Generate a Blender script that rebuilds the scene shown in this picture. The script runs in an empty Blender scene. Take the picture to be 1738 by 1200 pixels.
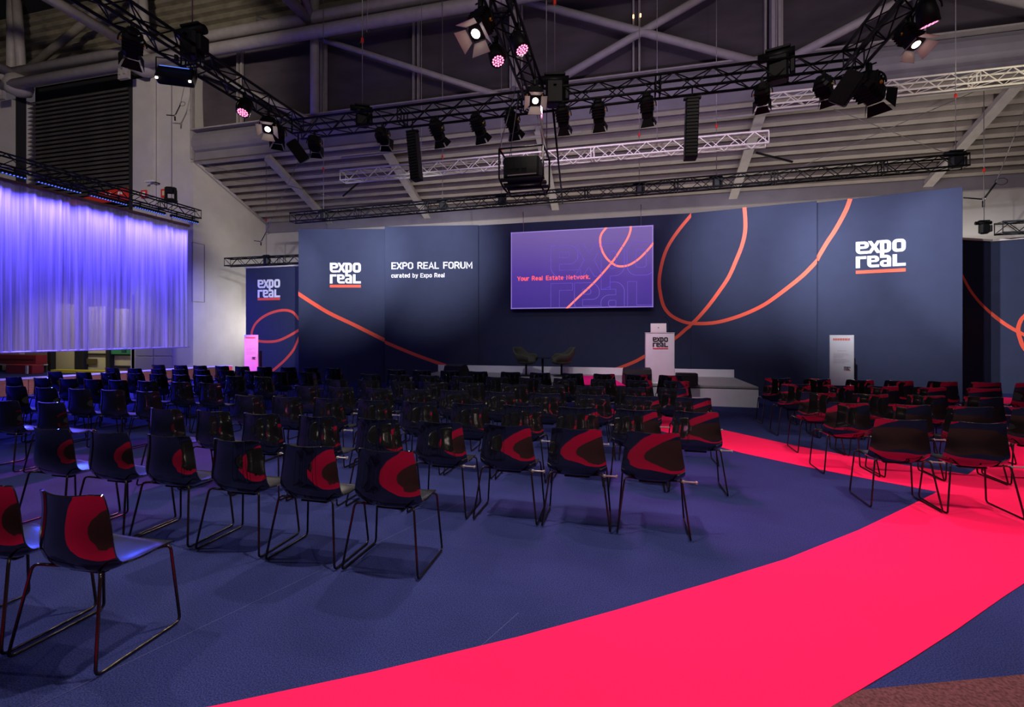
import bpy, bmesh, math, random
from mathutils import Vector, Matrix, Euler

random.seed(7)
SC = bpy.context.scene
COL = SC.collection
PI = math.pi

# ------------------------------------------------------------------ camera
# hall grid: x runs along the chair rows, y runs towards the stage, z is up
FPX, CX, CY, EYE = 786.0, 869.0, 567.0, 1.637
YAW = math.atan(189.0 / 786.0)
CC, SS = math.cos(YAW), math.sin(YAW)
cam_d = bpy.data.cameras.new('camera')
cam_d.sensor_width = 36.0
cam_d.lens = FPX / 1738.0 * 36.0
cam_d.shift_y = -33.0 / 1738.0
cam_d.clip_start = 0.05
cam_d.clip_end = 200
cam = bpy.data.objects.new('camera', cam_d)
cam.location = (0, 0, EYE)
cam.rotation_euler = (PI / 2, 0, YAW)
COL.objects.link(cam)
SC.camera = cam

SC.view_settings.view_transform = 'Standard'
SC.view_settings.look = 'None'
SC.view_settings.gamma = 1
SC.view_settings.exposure = 0.0
SC.view_settings.use_curve_mapping = False
SC.cycles.use_denoising = True
SC.cycles.sample_clamp_indirect = 6.0
SC.cycles.max_bounces = 6

# ------------------------------------------------------------------ world and hall light
W = bpy.data.worlds.new('hall_ambient')
SC.world = W
W.use_nodes = True
bg = W.node_tree.nodes['Background']
bg.inputs[0].default_value = (0.62, 0.53, 0.64, 1)
bg.inputs[1].default_value = 0.085


def light(name, kind, loc, aim, power, color, size=0.2, spot=60, blend=0.6, size_y=None, parent=None):
    d = bpy.data.lights.new(name, kind)
    d.energy = power
    d.color = color
    if kind == 'SPOT':
        d.spot_size = math.radians(spot)
        d.spot_blend = blend
        d.shadow_soft_size = size
    elif kind == 'AREA':
        d.size = size
        if size_y:
            d.shape = 'RECTANGLE'
            d.size_y = size_y
    else:
        d.shadow_soft_size = size
    o = bpy.data.objects.new(name, d)
    o.location = loc
    v = Vector(aim) - Vector(loc)
    o.rotation_euler = v.to_track_quat('-Z', 'Y').to_euler()
    COL.objects.link(o)
    return o


WARM = (1.0, 0.86, 0.74)
WHITE = (1.0, 0.93, 0.9)
BLUE = (0.105, 0.075, 1.0)
# unseen fill lights added high behind the camera as hall ambient
light('hall_fill', 'AREA', (4, -3, 11), (1, 6, 0), 110, (1.0, 0.86, 0.86), 3.0)
light('hall_fill', 'AREA', (-8, -2, 11), (-4, 6, 0), 45, (0.85, 0.8, 1.0), 3.0)
light('bay_fill', 'SPOT', (-6, -1, 9.5), (-20.5, 15, 11.8), 5200, (1.0, 0.87, 0.74), 0.5, 46, 0.7)  # unseen spots added to warm the left bay and roof tubes
light('bay_fill', 'SPOT', (2, -2, 9.5), (1, 15, 12.0), 1200, (1.0, 0.88, 0.78), 0.5, 90, 0.9)
light('corridor_light', 'AREA', (-21.5, 13.6, 3.4), (-21.5, 15.2, 0.6), 55, (1.0, 0.95, 0.62), 4.0, size_y=0.3)
# house light grazing the wall beside the small backdrop
light('wall_washer', 'SPOT', (-13.6, 16.6, 2.2), (-16.7, 17.6, 2.0), 260, (1.0, 0.95, 0.86), 0.3, 130, 1.0)
light('wall_washer', 'SPOT', (-15.4, 18.2, 1.9), (-16.7, 18.0, 1.9), 75, (1.0, 0.96, 0.9), 0.2, 120, 1.0)
light('wall_washer', 'SPOT', (-14.8, 16.2, 4.6), (-16.7, 16.6, 7.4), 60, (1.0, 0.9, 0.74), 0.3, 120, 1.0)
light('roof_fill', 'AREA', (1, 10.5, 6.6), (1, 17, 7.6), 135, (0.74, 0.58, 1.0), 10.0, size_y=0.4)  # unseen strip added to put a weak violet fill on the ceiling
light('backstage_fill', 'AREA', (1.5, 18.3, 3.6), (1.5, 16.6, 8.0), 270, (1.0, 0.88, 0.74), 22.0, size_y=0.3)  # unseen strip added behind the backdrop to bring out the ceiling ribs
light('roof_fill', 'SPOT', (9.5, 11.2, 6.4), (9.5, 14.0, 8.0), 260, (1.0, 0.93, 0.8), 0.3, 100, 1.0)  # unseen spot added to brighten the right-hand ceiling and silver truss

# ------------------------------------------------------------------ materials
MATS = {}


def mat(name, col, rough=0.6, metal=0.0, noise=0.0, scale=20.0, bump=0.0, emit=None, estr=0.0, ior=1.5, spec=0.5, stretch=None, coat=0.0):
    if name in MATS:
        return MATS[name]
    m = bpy.data.materials.new(name)
    m.use_nodes = True
    nt = m.node_tree
    p = nt.nodes['Principled BSDF']
    p.inputs['Roughness'].default_value = rough
    p.inputs['Metallic'].default_value = metal
    p.inputs['IOR'].default_value = ior
    p.inputs['Specular IOR Level'].default_value = spec
    p.inputs['Base Color'].default_value = (*col, 1)
    p.inputs['Coat Weight'].default_value = coat
    tc = nt.nodes.new('ShaderNodeTexCoord')
    nz = nt.nodes.new('ShaderNodeTexNoise')
    nz.inputs['Scale'].default_value = scale
    nz.inputs['Detail'].default_value = 4
    src = tc.outputs['Object']
    if stretch:
        mp = nt.nodes.new('ShaderNodeMapping')
        mp.inputs['Scale'].default_value = stretch
        nt.links.new(src, mp.inputs[0])
        src = mp.outputs[0]
    nt.links.new(src, nz.inputs['Vector'])
    cr = nt.nodes.new('ShaderNodeValToRGB')
    k = noise
    cr.color_ramp.elements[0].position = 0.3
    cr.color_ramp.elements[1].position = 0.7
    cr.color_ramp.elements[0].color = (*[c * (1 - k) for c in col], 1)
    cr.color_ramp.elements[1].color = (*[min(1, c * (1 + k)) for c in col], 1)
    nt.links.new(nz.outputs['Fac'], cr.inputs[0])
    nt.links.new(cr.outputs[0], p.inputs['Base Color'])
    if bump:
        b = nt.nodes.new('ShaderNodeBump')
        b.inputs['Strength'].default_value = bump
        b.inputs['Distance'].default_value = 0.01
        nt.links.new(nz.outputs['Fac'], b.inputs['Height'])
        nt.links.new(b.outputs[0], p.inputs['Normal'])
    if emit:
        p.inputs['Emission Color'].default_value = (*emit, 1)
        p.inputs['Emission Strength'].default_value = estr
    MATS[name] = m
    return m


def carpet(name, col, k, weave=160.0, blot=0.10):
    m = mat(name, col, 0.95, noise=k, scale=weave, bump=0.25, spec=0.1)
    nt = m.node_tree
    p = nt.nodes['Principled BSDF']
    tc = nt.nodes.new('ShaderNodeTexCoord')
    n2 = nt.nodes.new('ShaderNodeTexNoise')
    n2.inputs['Scale'].default_value = 1.3
    n2.inputs['Detail'].default_value = 5
    nt.links.new(tc.outputs['Object'], n2.inputs['Vector'])
    mr = nt.nodes.new('ShaderNodeMapRange')
    mr.inputs['To Min'].default_value = 1 - blot
    mr.inputs['To Max'].default_value = 1 + blot
    nt.links.new(n2.outputs['Fac'], mr.inputs[0])
    mx = nt.nodes.new('ShaderNodeVectorMath')
    mx.operation = 'SCALE'
    old = p.inputs['Base Color'].links[0].from_socket
    nt.links.new(old, mx.inputs[0])
    nt.links.new(mr.outputs[0], mx.inputs['Scale'])
    nt.links.new(mx.outputs[0], p.inputs['Base Color'])
    return m


M_BLUE = carpet('blue_carpet', (0.021, 0.027, 0.112), 0.7, weave=150, blot=0.35)
M_RED = carpet('red_carpet', (0.98, 0.012, 0.105), 0.04, blot=0.02)
M_BROWN = carpet('brown_carpet', (0.105, 0.038, 0.045), 0.45, weave=70)
M_MAGENTA = carpet('stage_inlay', (0.62, 0.012, 0.17), 0.04)
M_SHELL = mat('gloss_black_plastic', (0.006, 0.006, 0.007), 0.03, ior=1.92, spec=0.5)
M_SHELLIN = mat('satin_black_plastic', (0.016, 0.016, 0.018), 0.24, ior=1.6, spec=0.45)
M_ROD = mat('black_chrome_rod', (0.05, 0.04, 0.04), 0.22, metal=0.85)
M_CLIP = mat('clear_link_plastic', (0.28, 0.24, 0.25), 0.25)
M_BLACK = mat('black_powder_coat', (0.007, 0.007, 0.008), 0.5, noise=0.2, spec=0.22)
M_BLACK2 = mat('black_housing', (0.009, 0.009, 0.010), 0.5, noise=0.3, scale=30, spec=0.22)
M_TRUSS = mat('black_truss_tube', (0.006, 0.006, 0.007), 0.5, noise=0.2, spec=0.25)
M_SILVER = mat('silver_truss_tube', (0.85, 0.80, 0.66), 0.4, metal=0.0, noise=0.05)
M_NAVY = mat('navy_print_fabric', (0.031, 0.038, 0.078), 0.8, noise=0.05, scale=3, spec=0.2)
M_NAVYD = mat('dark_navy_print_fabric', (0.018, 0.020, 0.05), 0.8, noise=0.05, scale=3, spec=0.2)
M_ORANGE = mat('orange_print', (0.92, 0.10, 0.045), 0.6)
M_WPRINT = mat('white_print', (0.92, 0.92, 0.95), 0.6, emit=(1, 1, 1), estr=0.0)
M_KPRINT = mat('black_print', (0.01, 0.008, 0.015), 0.6)
M_RPRINT = mat('red_print', (0.75, 0.02, 0.04), 0.6)
M_GPRINT = mat('grey_print', (0.45, 0.43, 0.46), 0.7)
M_WHITE = mat('white_laminate', (0.72, 0.70, 0.72), 0.45, noise=0.04, scale=4)
M_DECK = mat('stage_deck', (0.30, 0.285, 0.27), 0.7, noise=0.2, scale=40)
M_HALLW = mat('hall_white_wall', (0.58, 0.55, 0.52), 0.8, noise=0.06, scale=1.5)
M_BEAMC = mat('beam_grey_paint', (0.24, 0.22, 0.26), 0.6, noise=0.10, scale=2)
M_TUBE = mat('roof_tube_paint', (0.37, 0.34, 0.335), 0.5, noise=0.1, scale=4)
M_RIB = mat('corrugated_sheet', (0.30, 0.265, 0.245), 0.45, noise=0.12, scale=2)
M_OLIVE = mat('olive_sheet', (0.20, 0.18, 0.13), 0.6, noise=0.3, scale=2)
M_BLIND = mat('blackout_fabric', (0.075, 0.060, 0.075), 0.85, noise=0.22, scale=1.2, stretch=(0.6, 1, 2.0))
M_DARK = mat('dark_void_paint', (0.012, 0.012, 0.013), 0.8)
M_LOUVER = mat('louver_metal', (0.13, 0.12, 0.115), 0.35, metal=0.0, noise=0.3, scale=1.5)
M_CREAM = mat('cream_panel', (0.70, 0.62, 0.34), 0.6, emit=(0.62, 0.55, 0.26), estr=0.0)
M_GREEN = mat('green_sign', (0.05, 0.30, 0.10), 0.6)
M_YELLOW = mat('yellow_paint', (0.75, 0.60, 0.03), 0.6)
M_MAROON = mat('maroon_board', (0.28, 0.015, 0.03), 0.6)
M_REDB = mat('red_banner', (0.75, 0.03, 0.015), 0.6)
M_WOOD = mat('orange_wood', (0.50, 0.22, 0.12), 0.5, noise=0.25, scale=6, stretch=(1, 1, 12))
M_RAIL = mat('brown_rail', (0.25, 0.12, 0.08), 0.6)
M_CABLE = mat('steel_cable', (0.30, 0.28, 0.28), 0.4, metal=0.6)
M_ROPE = mat('pink_chain', (0.55, 0.40, 0.40), 0.5)
M_SEATW = mat('olive_upholstery', (0.045, 0.046, 0.030), 0.8, noise=0.2, scale=60)
M_LAP = mat('laptop_alu', (0.50, 0.42, 0.46), 0.35, metal=0.5)
M_YDOT = mat('yellow_knob', (0.8, 0.45, 0.02), 0.5)
M_LAMP = mat('lamp_glow', (1, 1, 1), 0.5, emit=(1.0, 0.86, 0.74), estr=9.0)
M_PINKL = mat('pink_led', (1, 0.2, 0.4), 0.5, emit=(1.0, 0.22, 0.42), estr=3.0)
M_BLUEL = mat('blue_led', (0.2, 0.3, 1), 0.5, emit=(0.10, 0.22, 1.0), estr=1.0)
M_GLINT = mat('indicator_lamp', (1, 0.6, 0.3), 0.5, emit=(1.0, 0.6, 0.3), estr=2.5)
M_TEXTS = mat('screen_text', (0.9, 0.2, 0.2), 0.5, emit=(1.0, 0.12, 0.13), estr=0.9)
M_LINES = mat('screen_line', (0.9, 0.3, 0.25), 0.5, emit=(1.0, 0.20, 0.16), estr=0.95)
M_OUTL = mat('screen_outline', (0.3, 0.2, 0.8), 0.5, emit=(0.105, 0.056, 0.38), estr=0.85)


def screen_material():
    m = bpy.data.materials.new('led_screen')
    m.use_nodes = True
    nt = m.node_tree
    p = nt.nodes['Principled BSDF']
    p.inputs['Base Color'].default_value = (0.02, 0.02, 0.03, 1)
    p.inputs['Roughness'].default_value = 0.5
    tc = nt.nodes.new('ShaderNodeTexCoord')
    sp = nt.nodes.new('ShaderNodeSeparateXYZ')
    nt.links.new(tc.outputs['Generated'], sp.inputs[0])
    cr = nt.nodes.new('ShaderNodeValToRGB')
    e = cr.color_ramp.elements
    e[0].color = (0.050, 0.022, 0.26, 1)
    e[1].color = (0.175, 0.105, 0.38, 1)
    e[0].position = 0.05
    e[1].position = 0.95
    x = e.new(0.45)
    x.color = (0.085, 0.040, 0.34, 1)
    ad = nt.nodes.new('ShaderNodeMath')
    ad.operation = 'MULTIPLY_ADD'
    ad.inputs[1].default_value = 0.12
    nt.links.new(sp.outputs['X'], ad.inputs[0])
    nt.links.new(sp.outputs['Z'], ad.inputs[2])
    nt.links.new(ad.outputs[0], cr.inputs[0])
    nt.links.new(cr.outputs[0], p.inputs['Emission Color'])
    p.inputs['Emission Strength'].default_value = 0.9
    return m


M_SCREEN = screen_material()


def curtain_material():
    m = bpy.data.materials.new('sheer_curtain')
    m.use_nodes = True
    nt = m.node_tree
    nt.nodes.remove(nt.nodes['Principled BSDF'])
    out = nt.nodes['Material Output']
    d = nt.nodes.new('ShaderNodeBsdfDiffuse')
    d.inputs[0].default_value = (0.72, 0.70, 0.76, 1)
    t = nt.nodes.new('ShaderNodeBsdfTranslucent')
    t.inputs[0].default_value = (0.72, 0.70, 0.76, 1)
    tr = nt.nodes.new('ShaderNodeBsdfTransparent')
    a = nt.nodes.new('ShaderNodeMixShader')
    a.inputs[0].default_value = 0.4
    b = nt.nodes.new('ShaderNodeMixShader')
    b.inputs[0].default_value = 0.24
    nt.links.new(d.outputs[0], a.inputs[1])
    nt.links.new(t.outputs[0], a.inputs[2])
    nt.links.new(a.outputs[0], b.inputs[1])
    nt.links.new(tr.outputs[0], b.inputs[2])
    nt.links.new(b.outputs[0], out.inputs[0])
    # woven streaks
    tc = nt.nodes.new('ShaderNodeTexCoord')
    mp = nt.nodes.new('ShaderNodeMapping')
    mp.inputs['Scale'].default_value = (1, 9, 0.15)
    nz = nt.nodes.new('ShaderNodeTexNoise')
    nz.inputs['Scale'].default_value = 3.0
    nz.inputs['Detail'].default_value = 6
    nt.links.new(tc.outputs['Object'], mp.inputs[0])
    nt.links.new(mp.outputs[0], nz.inputs['Vector'])
    mr = nt.nodes.new('ShaderNodeMapRange')
    mr.inputs['From Min'].default_value = 0.35
    mr.inputs['From Max'].default_value = 0.65
    mr.inputs['To Min'].default_value = 0.05
    mr.inputs['To Max'].default_value = 0.42
    nt.links.new(nz.outputs['Fac'], mr.inputs[0])
    nt.links.new(mr.outputs[0], b.inputs[0])
    return m


M_CURTAIN = curtain_material()

# ------------------------------------------------------------------ helpers


def c2h(X, Y):
    return (X * CC - Y * SS, X * SS + Y * CC)


def on_floor(px, py, z=0.0):
    Y = (EYE - z) * FPX / (py - CY)
    return c2h((px - CX) / FPX * Y, Y)


def on_y(px, py, y):
    a = (px - CX) / FPX
    D = y / (a * SS + CC)
    return Vector(((a * CC - SS) * D, y, EYE - (py - CY) * D / FPX))


def on_x(px, py, x):
    a = (px - CX) / FPX
    D = x / (a * CC - SS)
    return Vector((x, (a * SS + CC) * D, EYE - (py - CY) * D / FPX))


def tag(o, label=None, cat=None, group=None, kind=None):
    if label:
        o['label'] = label
    if cat:
        o['category'] = cat
    if group:
        o['group'] = group
    if kind:
        o['kind'] = kind
    return o


def empty(name, loc, rz=0.0):
    o = bpy.data.objects.new(name, None)
    o.empty_display_size = 0.1
    o.location = loc
    o.rotation_euler = (0, 0, rz)
    COL.objects.link(o)
    return o


def copy_tree(o, parent=None):
    c = o.copy()
    COL.objects.link(c)
    if parent is not None:
        c.parent = parent
    for ch in list(o.children):
        copy_tree(ch, c)
    return c


class MB:
    """collects boxes, tubes and faces for one mesh object"""

    def __init__(s):
        s.v, s.f, s.mi, s.sm = [], [], [], []

    def add(s, vs, fs, mi=0, smooth=False):
        o = len(s.v)
        s.v += [tuple(x) for x in vs]
        s.f += [tuple(i + o for i in q) for q in fs]
        s.mi += [mi] * len(fs)
        s.sm += [smooth] * len(fs)
        return s

    def box(s, c, d, rot=None, mi=0):
        hx, hy, hz = d[0] / 2, d[1] / 2, d[2] / 2
        vs = [Vector((x * hx, y * hy, z * hz)) for z in (-1, 1) for y in (-1, 1) for x in (-1, 1)]
        if rot is not None:
            vs = [rot @ q for q in vs]
        vs = [q + Vector(c) for q in vs]
        return s.add(vs, [(0, 2, 3, 1), (4, 5, 7, 6), (0, 1, 5, 4), (2, 6, 7, 3), (0, 4, 6, 2), (1, 3, 7, 5)], mi)

    def bbox(s, c, d, bev=0.01, rot=None, mi=0):
        """box with chamfered vertical-plan corners and top/bottom edges"""
        hx, hy, hz = d[0] / 2, d[1] / 2, d[2] / 2
        b = min(bev, hx * 0.9, hy * 0.9, hz * 0.9)

        def ring(z, k):
            X, Y = hx - k, hy - k
            return [(X - b, -Y, z), (X, -Y + b, z), (X, Y - b, z), (X - b, Y, z), (-X + b, Y, z), (-X, Y - b, z), (-X, -Y + b, z), (-X + b, -Y, z)]
        rings = [ring(-hz, b * .7), ring(-hz + b * .7, 0), ring(hz - b * .7, 0), ring(hz, b * .7)]
        vs = [Vector(q) for r in rings for q in r]
        if rot is not None:
            vs = [rot @ q for q in vs]
        vs = [q + Vector(c) for q in vs]
        fs = [tuple(reversed(range(8))), tuple(range(24, 32))]
        for r in range(3):
            for i in range(8):
                j = (i + 1) % 8
                fs.append((r * 8 + i, r * 8 + j, r * 8 + 8 + j, r * 8 + 8 + i))
        return s.add(vs, fs, mi)

    def tube(s, pts, r, n=8, closed=False, mi=0, smooth=True, caps=True):
        pts = [Vector(p) for p in pts]
        rr = r if isinstance(r, (list, tuple)) else [r] * len(pts)
        m = len(pts)
        vs, fs = [], []
        t0 = (pts[1] - pts[0]).normalized()
        up = Vector((0, 0, 1)) if abs(t0.z) < 0.9 else Vector((1, 0, 0))
        nrm = t0.cross(up).normalized()
        for i, p in enumerate(pts):
            if closed:
                t = (pts[(i + 1) % m] - pts[i - 1]).normalized()
            elif i == 0:
                t = t0
            elif i == m - 1:
                t = (pts[i] - pts[i - 1]).normalized()
            else:
                t = ((pts[i + 1] - p).normalized() + (p - pts[i - 1]).normalized()).normalized()
            nrm = (nrm - t * nrm.dot(t))
            if nrm.length < 1e-6:
                nrm = t.orthogonal()
            nrm.normalize()
            b = t.cross(nrm)
            for k in range(n):
                a = 2 * PI * k / n
                vs.append(p + (nrm * math.cos(a) + b * math.sin(a)) * rr[i])
        for i in range(m if closed else m - 1):
            j = (i + 1) % m
            for k in range(n):
                l = (k + 1) % n
                fs.append((i * n + k, i * n + l, j * n + l, j * n + k))
        if not closed and caps:
            fs.append(tuple(reversed(range(n))))
            fs.append(tuple(range((m - 1) * n, m * n)))
        return s.add(vs, fs, mi, smooth)

    def lathe(s, prof, c=(0, 0, 0), n=20, rot=None, mi=0, smooth=True):
        """prof: list of (r, z)"""
        vs, fs = [], []
        for r, z in prof:
            for k in range(n):
                a = 2 * PI * k / n
                q = Vector((r * math.cos(a), r * math.sin(a), z))
                if rot is not None:
                    q = rot @ q
                vs.append(q + Vector(c))
        for i in range(len(prof) - 1):
            for k in range(n):
                l = (k + 1) % n
                fs.append((i * n + k, i * n + l, (i + 1) * n + l, (i + 1) * n + k))
        fs.append(tuple(reversed(range(n))))
        fs.append(tuple(range((len(prof) - 1) * n, len(prof) * n)))
        return s.add(vs, fs, mi, smooth)

    def mesh(s, name, mats):
        me = bpy.data.meshes.new(name)
        me.from_pydata(s.v, [], s.f)
        for m in (mats if isinstance(mats, (list, tuple)) else [mats]):
            me.materials.append(m)
        me.polygons.foreach_set('material_index', s.mi)
        me.polygons.foreach_set('use_smooth', s.sm)
        me.update()
        return me

    def build(s, name, mats, parent=None, loc=None, rot=None):
        o = bpy.data.objects.new(name, s.mesh(name, mats))
        COL.objects.link(o)
        if parent is not None:
            o.parent = parent
        if loc is not None:
            o.location = loc
        if rot is not None:
            o.rotation_euler = rot
        return o


def child(name, me, parent, loc=None, rot=None):
    o = bpy.data.objects.new(name, me)
    COL.objects.link(o)
    o.parent = parent
    if loc is not None:
        o.location = loc
    if rot is not None:
        o.rotation_euler = rot
    return o


def struct(name, mb, mats, parent=None):
    o = mb.build(name, mats, parent)
    if parent is None:
        o['kind'] = 'structure'
    return o


def smooth_path(pts, k=6):
    P = [Vector(p) for p in pts]
    out = []
    for i in range(len(P) - 1):
        a, b, c, d = P[max(i - 1, 0)], P[i], P[i + 1], P[min(i + 2, len(P) - 1)]
        for j in range(k):
            t = j / k
            out.append(0.5 * ((2 * b) + (c - a) * t + (2 * a - 5 * b + 4 * c - d) * t * t + (3 * b - a - 3 * c + d) * t ** 3))
    out.append(P[-1])
    return out


def fillet(pts, r, k=4):
    """round the corners of a 3-D polyline"""
    P = [Vector(p) for p in pts]
    out = [P[0]]
    for i in range(1, len(P) - 1):
        a = (P[i - 1] - P[i])
        b = (P[i + 1] - P[i])
        d = min(r, a.length * .45, b.length * .45)
        s, e = P[i] + a.normalized() * d, P[i] + b.normalized() * d
        for j in range(k + 1):
            t = j / k
            out.append((1 - t) ** 2 * s + 2 * t * (1 - t) * P[i] + t * t * e)
    out.append(P[-1])
    return out


def flat_poly(name, pts, z0, z1, m, kind=None, parent=None):
    """a flat slab with an outline given on the ground"""
    bm = bmesh.new()
    lo = [bm.verts.new((p[0], p[1], z0)) for p in pts]
    hi = [bm.verts.new((p[0], p[1], z1)) for p in pts]
    n = len(pts)
    bm.faces.new(hi)
    bm.faces.new(list(reversed(lo)))
    for i in range(n):
        j = (i + 1) % n
        bm.faces.new((lo[i], lo[j], hi[j], hi[i]))
    bmesh.ops.recalc_face_normals(bm, faces=bm.faces)
    bmesh.ops.triangulate(bm, faces=bm.faces, ngon_method='EAR_CLIP')
    me = bpy.data.meshes.new(name)
    bm.to_mesh(me)
    bm.free()
    me.materials.append(m)
    o = bpy.data.objects.new(name, me)
    COL.objects.link(o)
    if parent is not None:
        o.parent = parent
    if kind:
        o['kind'] = kind
    return o


# ------------------------------------------------------------------ setting: floor
mb = MB()
mb.box((-3, 6, -0.05), (60, 27, 0.1))
floor = struct('floor', mb, M_BLUE)

up_edge = [(362, 1199.5), (631, 1142), (879, 1082), (1045, 1036.5), (1193.5, 992.7), (1334, 949.6), (1458, 900), (1531, 865), (1591.6, 835)]
lo_edge = [(1412.7, 1199.5), (1458, 1173), (1541, 1123), (1623.7, 1069.6), (1706, 1011.7), (1738, 991)]
up = [on_floor(*p) for p in up_edge]
lo = [on_floor(*p) for p in lo_edge]
br_lo = [on_floor(*p) for p in [(1463, 811), (1355, 789.7), (1260, 769), (1146.6, 739), (1090, 722), (1038, 701), (1024, 694.5)]]
br_up = [on_floor(*p) for p in [(1066, 694.5), (1130, 707), (1180, 718), (1229.6, 730.3), (1348.6, 756.6), (1447.7, 775), (1540.6, 790.6), (1642.7, 805.8)]]
far = [on_floor(*p) for p in [(1655, 797), (1690, 760), (1717, 728), (1724, 704), (1712, 692), (1697, 684), (1694, 674)]]
red = [(-9, -1.2), (-7, -0.62), (-5, 0.12), (-3.2, 0.93)] + up + br_lo + br_up + far + [(16, 11.3), (16, 9), (10, 8.4), (7.5, 7.2)] + [(4.9, 5.6)] + list(reversed(lo)) + [(0.0, 1.58), (-1.2, 0.78), (-3, -0.2), (-5, -1.05), (-7, -1.75), (-9, -2.3)]
runner = flat_poly('carpet_runner', red, 0.0005, 0.004, M_RED)
tag(runner, 'bright pink-red carpet runner sweeping across the blue floor and forking towards the stage', 'carpet')
br = [on_floor(1463, 1171.5), on_floor(1738, 1145.6)]
brown = [br[0], br[1], (4.2, 3.45), (12, 5.6), (12, -6), (-9, -6), (-9, -2.3), (-7, -1.75), (-5, -1.05), (-3, -0.2), (-1.2, 0.78), (0.0, 1.58), lo[0]]
struct_brown = flat_poly('floor_brown', brown, 0.0002, 0.0032, M_BROWN, kind='structure')
# sewn carpet seams
mb = MB()
for a, b in (((700, 1200), (880, 1040)), ((60, 1200), (800, 845))):
    p, q = Vector((*on_floor(*a), 0.0008)), Vector((*on_floor(*b), 0.0008))
    d = (q - p).normalized().cross(Vector((0, 0, 1))) * 0.0015
    mb.add([p - d, p + d, q + d, q - d], [(0, 1, 2, 3)])
seam_m = mat('carpet_seam', (0.06, 0.065, 0.21), 0.9)
s_ = mb.build('carpet_seam', seam_m, floor)

# ------------------------------------------------------------------ setting: hall shell
# rear wall behind the backdrop
mb = MB()
mb.box((2, 19.15, 3.45), (37.4, 0.3, 6.9))
struct('wall_back', mb, M_HALLW)
mb = MB()
mb.box((2, 18.93, 6.75), (37.4, 0.14, 0.5))
struct('trim_1', mb, M_BEAMC)
# side wall right of the curtain
mb = MB()
v0 = [(-16.7, 15.55, 0), (-16.7, 19.0, 0), (-16.7, 19.0, 6.9), (-16.7, 15.55, 8.4)]
vb = [(-17.0, y, z) for (_, y, z) in v0]
mb.add(v0 + vb, [(0, 1, 2, 3), (7, 6, 5, 4), (0, 4, 5, 1), (1, 5, 6, 2), (2, 6, 7, 3), (3, 7, 4, 0)])
struct('wall_left', mb, M_HALLW)
mb = MB()
e0, e1 = on_x(326, 411, -16.69), on_x(347, 513, -16.69)
ya, yb, za, zb = e0.y, e1.y, e1.z, e0.z
for c, d in (((-16.69, (ya + yb) / 2, zb), (0.02, yb - ya, 0.025)), ((-16.69, (ya + yb) / 2, za), (0.02, yb - ya, 0.012)), ((-16.69, ya, (za + zb) / 2), (0.02, 0.012, zb - za)), ((-16.69, yb, (za + zb) / 2), (0.02, 0.012, zb - za))):
    mb.box(c, d)
struct('trim_2', mb, M_BEAMC)
# edge flashing along the slope
mb = MB()
mb.tube([(-16.6, 15.1, 8.5), (-16.6, 19.0, 6.85)], 0.07, 6)
struct('trim_3', mb, M_TUBE)

# sloped corrugated ceiling with folded ribs
S_SL = -0.408


def slope_z(y):
    return 8.5 + S_SL * (y - 15.0)


mb = MB()
L = 4.35
nrib = 10
pit = L / nrib
prof = []
for i in range(nrib):
    a = i * pit
    for t, h in ((0.0, 0.0), (0.40, 0.0), (0.50, 0.34), (0.92, 0.34)):
        prof.append((a + t * pit, h))
prof.append((L, 0.0))
dy, dz = math.cos(math.atan(S_SL)), math.sin(math.atan(S_SL))
vs = []
for (t, h) in prof:
    y, z = 14.98 + t * dy - h * dz, 8.5 + t * dz + h * dy
    vs += [(-16.8, y, z), (20.5, y, z), (-16.8, y, z + 0.05), (20.5, y, z + 0.05)]
fs = []
for i in range(len(prof) - 1):
    a = i * 4
    fs += [(a, a + 1, a + 5, a + 4), (a + 2, a + 6, a + 7, a + 3)]
mb.add(vs, fs)
ceil_s = struct('ceiling', mb, M_RIB)
# rafters under it
for k, u in enumerate((-13.2, -8.35, -2.7, 4.0, 10.2, 16.2)):
    mb = MB()
    p0, p1 = Vector((u, 15.0, 8.5 - 0.10)), Vector((u, 18.95, slope_z(18.95) - 0.10))
    rot = Matrix.Rotation(math.atan(S_SL), 3, 'X')
    mb.box((p0 + p1) / 2, (0.22, (p1 - p0).length, 0.2), rot)
    mb.box((p0 + p1) / 2 + Vector((0, 0, -0.1)), (0.30, (p1 - p0).length, 0.03), rot)
    struct('roof_beam', mb, M_TUBE)
# thin conduit pipes and cross wires under the sloped ceiling
for a, b, r in (((580, 268, 14.6), (987, 223, 14.6), 0.035), ((1186, 204, 14.6), (1738, 145, 14.6), 0.03)):
    mb = MB()
    mb.tube([on_y(*a), on_y(*b)], r, 6)
    struct('trim_pipe', mb, M_TUBE)
for a, b in (((350, 280, 15.2), (560, 333, 15.6)), ((1415, 185, 15.2), (1610, 262, 16.2)), ((1320, 300, 16.5), (1690, 140, 15.0))):
    mb = MB()
    mb.tube([on_y(*a), on_y(*b)], 0.012, 5)
    w = mb.build('bracing_wire', M_CABLE)
    w['kind'] = 'structure'

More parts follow.
